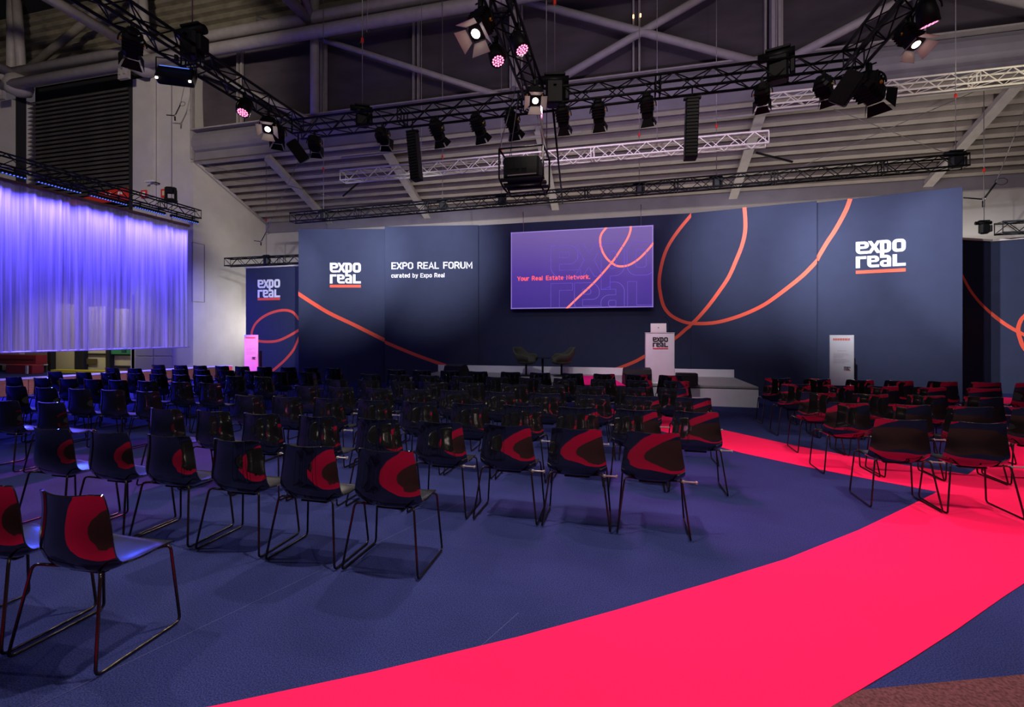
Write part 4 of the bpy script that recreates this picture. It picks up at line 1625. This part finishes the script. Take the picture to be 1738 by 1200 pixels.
BLOCKS = {
    'middle': {
        0: (1.70, [-2.72, -3.34]),
        1: (2.86, [-1.60, -2.22, -2.85, -3.50, -4.11, -4.73]),
        2: (3.90, [0.24, -0.39, -1.0, -1.63, -2.27, -2.91, -3.55, -4.16, -4.79]),
        3: (5.03, [0.74, 0.13, -0.49, -1.11, -1.73, -2.34, -2.95, -3.58, -4.18, -4.76]),
        4: (6.15, [0.85, 0.23, -0.39, -1.03, -1.66, -2.33, -2.92, -3.53, -4.16, -4.76]),
        5: (7.16, [0.72, 0.11, -0.50, -1.10, -1.71, -2.42, -3.05, -3.65, -4.29, -4.91]),
        6: (8.28, [0.89, 0.27, -0.36, -1.02, -1.66, -2.30, -2.98, -3.65, -4.29, -4.93]),
        7: (9.42, [0.88, 0.28, -0.38, -1.01, -1.68, -2.32, -3.03, -3.68, -4.33, -4.94]),
    },
    'far left': {
        2: (3.97, [-6.56, -7.26]),
        3: (5.06, [-6.48, -7.15, -7.76, -8.42, -9.07]),
        4: (6.17, [-6.59, -7.20, -7.92, -8.55, -9.12, -9.70, -10.35, -11.08]),
        5: (7.30, [-6.57, -7.20, -7.94, -8.48, -9.07, -9.65, -10.35, -11.02, -11.85]),
        6: (8.39, [-6.46, -7.12, -7.82, -8.52, -9.17, -9.79, -10.42, -11.09, -11.79]),
        7: (9.52, [-6.61, -7.22, -7.85, -8.51, -9.18, -9.78, -10.45, -11.06, -11.80]),
    },
    'right': {
        3: (5.03, [2.54, 3.13]),
        4: (6.12, [2.55, 3.16, 3.74, 4.34]),
        5: (7.09, [2.60, 3.21, 3.85, 4.46]),
        6: (8.21, [2.68, 3.28, 3.89, 4.50, 5.17]),
        7: (9.25, [2.73, 3.37, 4.02, 4.62, 5.25, 5.84, 6.46]),
    }}
ORD = ['first', 'second', 'third', 'fourth', 'fifth', 'sixth', 'seventh', 'eighth', 'ninth', 'tenth']
proto = empty('sled_chair', (0, 0, 0))
child('backrest', ME_BACK, proto)
child('seat', ME_SEAT, proto)
child('sled_leg', ME_SL, proto)
child('sled_leg', ME_SR, proto)
child('mounting_plate', ME_BR, proto)
used = False
rnd = random.Random(11)
for bname, rows in BLOCKS.items():
    for r, (v, us) in rows.items():
        for i, u in enumerate(us):
            o = proto if not used else copy_tree(proto)
            used = True
            jit = 0.012 if r > 0 else 0.0
            o.location = (u + rnd.uniform(-.5, .5) * jit, v + 0.19 + rnd.uniform(-1, 1) * jit, 0.0045)
            o.rotation_euler = (0, 0, math.radians(rnd.uniform(-1.0, 1.0)))
            row_w = ['front-most row', 'second row', 'third row', 'fourth row', 'fifth row', 'sixth row', 'seventh row', 'back row by the stage'][r]
            row_w = {0: 'row closest to us', 7: 'row closest to the stage'}.get(r, row_w)
            if bname == 'right':
                lab = 'black shell chair in the right block, %s from left in %s' % (ORD[i], row_w)
            elif bname == 'middle':
                lab = 'black shell chair in the middle block, %s from right in %s' % (ORD[i], row_w)
            else:
                lab = 'black shell chair in the left block, %s from right in %s' % (ORD[i], row_w)
            tag(o, lab, 'chair', 'sled chairs of the %s block' % bname)
            if (bname == 'middle' and r in (2, 3, 4)) or (bname == 'right'):
                child('linking_clip', ME_CLIP, o)

# ------------------------------------------------------------------ hanging lamps
def me_yoke():
    mb = MB()
    pts = [(-0.155, 0, 0)]
    for k in range(13):
        a = PI - PI * k / 12
        pts.append((0.155 * math.cos(a), 0, 0.02 + 0.155 * math.sin(a)))
    pts.append((0.155, 0, 0))
    mb.tube(pts, 0.010, 6)
    return mb.mesh('yoke', M_BLACK)


ME_YOKE = me_yoke()
ME_CLAMP = MB().bbox((0, 0, 0.225), (0.05, 0.06, 0.10), 0.01).tube([(0, 0, 0.16), (0, 0, 0.19)], 0.014, 8).tube([(0.03, 0, 0.25), (0.07, 0, 0.25)], 0.009, 6).mesh('clamp', M_BLACK)
# housing points along -z
mbh = MB()
mbh.bbox((0, 0, 0.05), (0.22, 0.22, 0.26), 0.045)
mbh.bbox((0, 0, -0.12), (0.19, 0.19, 0.12), 0.03)
mbh.bbox((0, 0, 0.20), (0.14, 0.14, 0.06), 0.03)
for q in (-0.05, 0.0, 0.05, 0.10):
    mbh.bbox((0, 0, q), (0.232, 0.232, 0.012), 0.04)
ME_HOUS = mbh.mesh('housing', M_BLACK2)
ME_KNOB = MB().lathe([(0.018, 0), (0.018, 0.02), (0.01, 0.025)], n=10).mesh('knob', M_YDOT)
ME_LENS0 = MB().lathe([(0.078, -0.183), (0.078, -0.178)], n=20).mesh('lens', mat('dark_lens', (0.02, 0.02, 0.03), 0.1))
ME_LENS1 = MB().lathe([(0.05, -0.1835), (0.05, -0.178)], n=20).mesh('lens_lit', M_LAMP)


def door_mesh(open_=0.38, m=None):
    a0, l = 0.092, 0.13
    mb = MB()
    vs = [(-0.075, a0, -0.18), (0.075, a0, -0.18), (0.12, a0 + l * math.sin(open_), -0.18 - l * math.cos(open_)), (-0.12, a0 + l * math.sin(open_), -0.18 - l * math.cos(open_))]
    vs += [(x, y + 0.004, z) for x, y, z in vs]
    mb.add(vs, [(0, 1, 2, 3), (7, 6, 5, 4), (0, 4, 5, 1), (1, 5, 6, 2), (2, 6, 7, 3), (3, 7, 4, 0)])
    return mb.mesh('barn_door', m or M_BLACK)


ME_DOOR = door_mesh()
ME_DOORW = door_mesh(0.75, mat('barn_door_lit', (0.62, 0.56, 0.52), 0.6))  # doors of lit lamps coloured pale to help them look lit


def fresnel(top, aim, label, lit=0.0, col=WARM, spot=50, group='hanging spotlights', scale=1.0, blend=0.6, wide=False):
    """top: point on the truss chord where the clamp holds; aim: target point"""
    top = Vector(top)
    e = empty('stage_spotlight', top - Vector((0, 0, 0.27 * scale)))
    e.scale = (scale,) * 3
    body = e.location.copy()
    d = (Vector(aim) - body).normalized()
    e.rotation_euler = (0, 0, math.atan2(d.y, d.x) - PI / 2)
    child('clamp', ME_CLAMP, e)
    child('yoke', ME_YOKE, e)
    pitch = math.acos(max(-1, min(1, -d.z)))     # from straight down
    h = child('housing', ME_HOUS, e, (0, 0, 0), (pitch, 0, 0))
    child('lens', ME_LENS1 if lit and wide else ME_LENS0, h)
    for k in range(4):
        child('barn_door', ME_DOORW if wide else ME_DOOR, h, None, (0, 0, k * PI / 2))
    for sx in (-1, 1):
        child('knob', ME_KNOB, h, (0.112 * sx, -0.0, 0.03), (0, sx * PI / 2, 0))
    tag(e, label, 'spotlight', group)
    if lit:
        p = body + d * (0.19 if wide else 0.33) * scale
        light('spotlight_beam', 'SPOT', p, aim, lit, col, 0.04, spot, blend)
    return e


TB = TZ - 0.145 - 0.02
P_WALL = 2300
BL = (0.90, 0.91, 1.0)
spots = [  # (x, aim, lit, label bit)
    (-6.36, (-9.6, 14.6, 4.0), P_WALL * 1.1, 'first from the left corner'),
    (-4.77, (-6.15, 14.3, 4.3), P_WALL, 'between the left corner and the first tall speaker'),
    (-3.58, (-2.8, 13.2, 0.8), 220, 'right beside the first tall speaker'),
    (-2.73, (-1.6, 13.2, 0.8), 0, 'third to the left of the projector'),
    (-2.05, (-1.2, 13.2, 0.8), 0, 'directly left of the projector cables'),
    (-1.09, (-1.0, 13.2, 0.8), 0, 'directly right of the projector cables'),
    (-0.44, (-0.2, 13.2, 0.8), 220, 'second to the right of the projector'),
    (0.41, (0.9, 12.0, 1.0), 380, 'just left of the second tall speaker'),
    (2.27, (3.7, 14.1, 4.1), P_WALL, 'just right of the second tall speaker'),
    (3.19, (6.5, 13.4, 3.4), P_WALL * 1.25, 'next to the right corner'),
]
for x, aim, lit, bit in spots:
    fresnel((x, 8.56, TB + 0.02), aim, 'black barn-door spotlight under the long truss, ' + bit, lit, BL, 58 if x > 3 else 54, 'spotlights under the long truss', blend=1.0)
# lamps on the side and middle trusses
fresnel((-6.75, 7.95, TB), (-13.6, 15.2, 2.6), 'black spotlight with barn doors beside the lit one near the left corner', 1250, BL, 34)
fresnel((-6.62, 7.55, TB), (-3.6, 3.0, 0), 'lit spotlight near the left truss corner', 300, WARM, 128, wide=True)
fresnel((-1.78, 5.68, TB), (-2.8, 2.4, 0), 'lit spotlight with open barn doors at top of the middle truss', 420, WARM, 128, wide=True, scale=1.15)
fresnel((-1.45, 7.67, TB), (-0.2, 3.2, 0), 'lit spotlight at the foot of the middle truss above the projector', 240, WARM, 128, wide=True)
fresnel((3.75, 7.32, TB), (5.0, 4.6, 0), 'lit spotlight hanging from the right truss', 520, WARM, 128, wide=True)
fresnel((3.78, 8.45, TB), (10.6, 15.0, 2.9), 'largest tilted spotlight in the right truss corner', 1500, BL, 44, scale=1.45)
fresnel((-6.6, 5.0, TB), (-15.3, 11.0, 0.3), 'dark spotlight high on the left truss above the tube', 1300, (1.0, 0.72, 0.5), 30)
fresnel((-6.70, 2.6, TB), (-4.4, 3.6, 0), 'spotlight on the near part of the left truss', 480, WARM, 100)
fresnel((3.6, 3.4, TB), (1.9, 3.9, 0), 'spotlight on the near part of the right truss', 620, WARM, 100)
fresnel((-1.6, 3.1, TB), (-1.3, 3.5, 0), 'spotlight on the near part of the middle truss', 640, WARM, 105)


def par(top, aim, label, lit, col):
    top = Vector(top)
    e = empty('led_par', top - Vector((0, 0, 0.22)))
    d = (Vector(aim) - e.location).normalized()
    e.rotation_euler = (0, 0, math.atan2(d.y, d.x) - PI / 2)
    pitch = math.acos(max(-1, min(1, -d.z)))
    child('yoke', ME_YOKE, e)
    child('clamp', ME_CLAMP, e)
    h = MB().lathe([(0.06, 0.16), (0.10, 0.12), (0.115, 0.0), (0.115, -0.125), (0.105, -0.13)], n=20).build('housing', M_BLACK2, e, rot=(pitch, 0, 0))
    mb = MB()
    for ring, nn in ((0.0, 1), (0.038, 6), (0.074, 12)):
        for k in range(nn):
            a = 2 * PI * k / nn
            mb.lathe([(0.015, -0.132), (0.015, -0.12)], (ring * math.cos(a), ring * math.sin(a), 0), 8)
    le = mb.build('led_lens', M_PINKL, h)
    le['kind'] = 'stuff'
    tag(e, label, 'LED lamp', 'pink LED lamps')
    light('led_par_beam', 'SPOT', e.location + d * 0.16, aim, lit, col, 0.05, 40, 0.8)


PINK = (1.0, 0.10, 0.38)
PURP = (1.0, 0.06, 0.55)
par((-1.80, 6.5, TB), (0.2, 4.4, 0), 'round LED lamp glowing pink, left of the middle truss', 350, PURP)
par((-1.42, 6.3, TB), (1.3, 5.4, 0), 'round LED lamp glowing pink, right of the middle truss', 750, PURP)
par((3.75, 6.95, TB), (5.6, 8.2, 0), 'round LED lamp with pink rim at top of the right truss', 450, PURP)
par((-6.6, 6.95, TB), (-6.0, 4.2, 0), 'small round lamp under the left truss over the pillar', 1600, PURP)
light('pink_beam', 'SPOT', (-6.8, 8.7, 6.0), (-12.75, 13.7, 0.9), 9500, (1.0, 0.10, 0.50), 0.05, 9, 0.4)
light('pink_beam', 'SPOT', (-1.6, 8.4, 6.0), (0.3, 11.9, 0.6), 1100, (1.0, 0.25, 0.62), 0.1, 36, 0.9)

# flood panel on the left truss
c = Vector((-6.72, 5.75, 5.62))
e = empty('flood_light', c, 0.5)
MB().bbox((0, 0, 0), (0.50, 0.16, 0.26), 0.02, Matrix.Rotation(-0.5, 3, 'X')).build('housing', M_BLACK2, e)
MB().tube([(-0.27, 0, 0), (-0.27, 0, 0.26), (0.27, 0, 0.26), (0.27, 0, 0)], 0.01, 6).build('yoke', M_BLACK, e)
MB().bbox((0, 0, 0.28), (0.05, 0.06, 0.10), 0.01).build('clamp', M_BLACK, e)
for s in (-0.22, 0.22):
    MB().box((s, -0.09, -0.07), (0.03, 0.02, 0.10), Matrix.Rotation(-0.5, 3, 'X')).build('reflector_edge', M_LAMP, e)
MB().box((0, -0.075, 0.105), (0.40, 0.008, 0.008)).build('rim', M_BLUEL, e)
tag(e, 'black rectangular floodlight below the left truss beside the white pillar', 'floodlight')


# ------------------------------------------------------------------ hanging speakers
def column_speaker(px, ytop, ybot, y, w, label, tilt):
    a = on_y(px, ytop, y)
    b = on_y(px, ybot, y)
    H_ = a.z - b.z
    e = empty('line_array_speaker', (a.x, y, a.z))
    R = Matrix.Rotation(tilt, 3, 'Y')
    MB().bbox(R @ Vector((0, 0, -H_ / 2)), (w, 0.22, H_), 0.012, R).build('cabinet', M_BLACK2, e)
    n = int(H_ / 0.055)
    me = MB().box((0, 0, 0), (w * .92, 0.02, 0.02), R).mesh('grille_bar', M_BLACK)
    for i in range(n):
        child('grille_bar', me, e, R @ Vector((0, -0.118, -H_ * (i + .5) / n)))
    MB().box((0, 0, 0.01), (w * 1.35, 0.08, 0.03)).build('flying_frame', M_BLACK, e)
    MB().tube([(0, 0, 0), (0, 0, TZ - 0.15 - a.z)], 0.014, 6).build('hanger', M_BLACK, e)
    tag(e, label, 'speaker', 'column speakers under the truss')


column_speaker(700, 224, 307, 8.56, 0.19, 'tall black column speaker leaning slightly, left of the projector', -0.10)
column_speaker(1175, 168, 270, 8.56, 0.21, 'tall black column speaker under the truss, right of the projector', 0.03)


def box_speaker(c, rot, d, label, hang, hx=0.0):
    e = empty('hanging_speaker', c)
    R = Euler(rot).to_matrix()
    MB().bbox((0, 0, 0), d, 0.03, R).build('cabinet', M_BLACK2, e)
    MB().box(R @ Vector((0, -d[1] / 2 - 0.004, 0)), (d[0] * .9, 0.01, d[2] * .94), R).build('grille', M_BLACK, e)
    MB().tube([(0, 0, d[2] * .3), (hx, 0, hang)], 0.015, 6).build('hanger', M_BLACK, e)
    tag(e, label, 'speaker', 'box speakers in the truss corners')


c = on_y(506, 257, 8.6)
box_speaker(c, (0.3, -0.62, 0.4), (0.24, 0.22, 0.46), 'black box speaker tilted beneath the left truss corner', TZ - 0.1 - c.z)
c = on_y(1437, 150, 8.0)
box_speaker(c, (0.3, 0.62, -0.3), (0.26, 0.24, 0.46), 'black box speaker tilted beneath the right truss corner', TZ - 0.13 - c.z, 3.47 - c.x)


# ------------------------------------------------------------------ hoists
def hoist(c, s, label, up=3.0, rz=0.0, body=True):
    """motor sitting in or on a truss with its lifting cable"""
    e = empty('chain_hoist', c, rz)
    MB().bbox((0, 0, 0.10 * s), (0.26 * s, 0.20 * s, 0.34 * s), 0.04).build('motor_body', M_BLACK2, e)
    MB().tube([(-0.24 * s, 0, 0.30 * s), (0.20 * s, 0, 0.30 * s)], 0.06 * s, 12).build('drum', M_BLACK, e)
    MB().bbox((0.17 * s, 0.0, 0.10 * s), (0.07 * s, 0.16 * s, 0.22 * s), 0.02).build('gear_case', M_BLACK, e)
    MB().box((0, 0, 0.245), (0.05, 0.36, 0.03)).build('clamp_bar', M_BLACK, e)
    MB().bbox((0, 0, 0.37 * s), (0.30 * s, 0.12 * s, 0.035 * s), 0.01).build('top_plate', M_BLACK, e)
    MB().tube([(0, 0, 0.38 * s), (0, 0, 0.38 * s + up)], 0.010, 6).build('lifting_cable', M_CABLE, e)
    MB().lathe([(0.01, 0), (0.03, 0.02), (0.03, 0.10), (0.01, 0.12)], (0, 0, 0.38 * s + min(up * .82, 1.3)), 8).build('shackle', M_REDB, e)
    tag(e, label, 'hoist', 'hoists on the trusses')
    return e


for px, s, up, lab in ((549, 0.8, 10.5, 'black hoist at the left end of the backdrop truss'), (751, 0.75, 10.5, 'black hoist on the backdrop truss above the FORUM lettering'),
                       (851, 0.75, 7.0, 'black hoist on the backdrop truss left of the projector cage'), (1085, 0.75, 10.5, 'black hoist on the backdrop truss above the screen edge'),
                       (1216, 0.75, 10.3, 'black hoist on the backdrop truss above the orange loop'), (1622, 1.0, 10.1, 'black hoist at the right end of the backdrop truss')):
    q = on_y(px, 300, 13.72)
    hoist((q.x, 13.72, 5.52 + 0.28 * (q.x - BT0) / (BT1 - BT0)), s, lab, up)
q = on_y(452, 430, 15.15)
hoist((q.x, 15.15, 4.38), 0.8, 'black hoist on the short truss over the left backdrop', 3.7)
q = on_y(1670, 380, 15.15)
hoist((q.x, 15.15, 4.40), 0.8, 'black hoist on the truss beyond the right end', 3.7)
hoist((-6.75, 6.05, 6.15), 1.2, 'large black hoist above the left truss beside the roof column', 6.5)
q = on_y(615, 190, 8.7)
hoist((q.x, 8.7, 6.05), 1.0, 'black hoist on the long truss near its left end', 6.0, 0.5)
q = on_y(1320, 115, 8.7)
hoist((q.x, 8.7, 6.0), 1.25, 'tall black hoist on the long truss before the right roof column', 6.0, -0.3)
hoist((-1.25, 8.62, 6.0), 1.3, 'large black hoist where the middle truss meets the long truss', 6.0, 0.2)

# moving head on the curtain truss
q = on_x(290, 345, -15.2)
e = empty('moving_head', (-15.2, q.y, 6.20), 0.4)
MB().bbox((0, 0, 0.05), (0.3, 0.3, 0.1), 0.02).build('base', M_BLACK2, e)
for s in (-1, 1):
    MB().box((s * 0.15, 0, 0.25), (0.04, 0.12, 0.34)).build('fork_arm', M_BLACK, e)
MB().bbox((0, 0, 0.40), (0.22, 0.42, 0.24), 0.05, Matrix.Rotation(0.25, 3, 'X')).build('head', M_BLACK2, e)
tag(e, 'black moving-head light standing on the curtain truss before the pillar', 'stage light')

# loops of steel rope with rings on the rear wall and the pillar
def bridle(px, py, y, label, s=1.0, ends=None, ztop=8.45):
    c = on_y(px, py, y)
    e = empty('rope_bridle', c)
    ring = [(0.05 * s * math.cos(2 * PI * k / 12), 0, 0.05 * s * math.sin(2 * PI * k / 12)) for k in range(12)]
    MB().tube(ring, 0.012 * s, 6, closed=True).build('ring', M_CABLE, e)
    MB().tube([(0.03 * s, 0, 0.03 * s), (0.28 * s, 0, 0.42 * s)], 0.022 * s, 6).build('sleeve', M_BLACK, e)
    MB().tube([(-0.03 * s, 0, 0.0), (-0.45 * s, 0, 0.07 * s)], 0.020 * s, 6).build('sleeve', M_BLACK, e)
    loop = [(0.40 * s + 0.14 * s * math.cos(2 * PI * k / 14), 0, 0.45 * s + 0.09 * s * math.sin(2 * PI * k / 14)) for k in range(14)]
    MB().tube(loop, 0.008 * s, 6, closed=True).build('rope_loop', M_BLACK, e)
    MB().tube([(0, 0, -0.05 * s), (0, 0, -0.22 * s)], 0.03 * s, 8).build('hook', M_BLACK, e)
    MB().tube([(0.28 * s, 0, 0.42 * s), (0.28 * s + (ends or 0.9), 0, ztop - c.z)], 0.010, 5).build('rope', M_CABLE, e)
    tag(e, label, 'rigging', 'rope bridles')


bridle(1669, 338, 15.2, 'dark rope bridle with ring above the far right truss', ztop=8.43)
bridle(443, 410, 15.2, 'small dark rope bridle above the short left truss', 0.7, 1.6, 8.43)
bridle(297, 196, 14.35, 'rope bridle with loop hanging before the white pillar', 0.9, 0.5, 12.2)
bridle(613, 72, 9.5, 'rope bridle with two rings hanging high left of the middle truss', 0.5, 0.3, 15.9)

def on_slope(px, py, gap=0.03):
    lo_, hi_ = 14.0, 20.0
    for _ in range(40):
        m_ = (lo_ + hi_) / 2
        q_ = on_y(px, py, m_)
        if q_.z < slope_z(m_) - gap:
            hi_ = m_
        else:
            lo_ = m_
    return q_


# ------------------------------------------------------------------ projector in its cage
pc = on_y(891, 293, 7.95)
cg = empty('projector_cage', pc)
wx, wy, wz = 0.76, 0.66, 0.60
z1 = 0.32
vb = [(-wx / 2, -wy / 2), (wx / 2, -wy / 2), (wx / 2, wy / 2), (-wx / 2, wy / 2)]
bt = -0.32
for i in range(4):
    j = (i + 1) % 4
    (xa, ya_), (xb, yb_) = vb[i], vb[j]
    MB().tube([(xa, ya_, z1), (xb, yb_, z1)], 0.016, 8).build('cage_bar', M_BLACK, cg)
    MB().tube([(xa * .85, ya_ * .85, bt), (xb * .85, yb_ * .85, bt)], 0.016, 8).build('cage_bar', M_BLACK, cg)
    MB().tube([(xa, ya_, z1), (xa, ya_, -0.18), (xa * .85, ya_ * .85, bt)], 0.016, 8).build('cage_bar', M_BLACK, cg)
MB().box((0, 0, -0.19), (wx, 0.10, 0.03)).build('cage_shelf', M_BLACK, cg)
MB().box((0, 0.25, -0.19), (wx, 0.10, 0.03)).build('cage_shelf', M_BLACK, cg)
MB().box((0, -0.25, -0.19), (wx, 0.10, 0.03)).build('cage_shelf', M_BLACK, cg)
for x_, y_ in vb:
    MB().tube([(x_, y_, z1), (x_ * .35, y_ * .35, TZ - 0.145 - pc.z)], 0.007, 5).build('hanging_rope', M_CABLE, cg)
tag(cg, 'black tubular cage hanging in the middle of the hall around a projector', 'cage')
pj = empty('projector', pc + Vector((0, 0, -0.175)))
MB().bbox((-0.02, 0, 0.20), (0.62, 0.52, 0.36), 0.03).build('housing', M_BLACK2, pj)
MB().lathe([(0.10, 0.0), (0.10, 0.10), (0.08, 0.12)], (0.16, 0.25, 0.2), 18, Matrix.Rotation(-PI / 2, 3, 'X')).build('lens', M_BLACK, pj)
for k in range(3):
    MB().box((-0.20 + k * 0.12, -0.263, 0.22), (0.09, 0.01, 0.12)).build('vent_panel', M_BLACK, pj)
MB().box((0.0, -0.263, 0.055), (0.5, 0.01, 0.02)).build('trim_strip', M_LAP, pj)
tag(pj, 'large black projector inside the hanging cage', 'projector')
cable('control_cable', on_y(938, 180, 8.9), on_y(955, 345, 13.6), 0.022, 'thick black cable sagging from the long truss towards the backdrop truss', M_BLACK)
cable('pink_chain', on_y(919, 172, 8.56), on_y(921, 262, 8.2), 0.018, 'pale pinkish lifting chain above the projector cage', M_ROPE)
cable('suspension_cable', (on_y(926, 20, 9.4).x, 9.4, 16.38), on_y(928, 268, 9.4), 0.010, 'thin vertical steel cable beside the middle truss', M_CABLE)
cable('suspension_cable', (on_y(868, 160, 9.0).x, 9.0, 16.38), on_y(868, 265, 9.0), 0.007, 'thin steel cable left of the projector cage', M_CABLE)
# strut arms under the silver trusses
cable('black_strut', on_y(582, 333, 15.9), on_y(609, 310, 15.9), 0.035, 'black strut with two legs below the left end of the silver truss', M_BLACK)
cable('black_strut', on_y(1283, 259, 16.0), on_y(1345, 275, 16.2), 0.035, 'black slanting strut below the right end of the lower silver truss', M_BLACK)
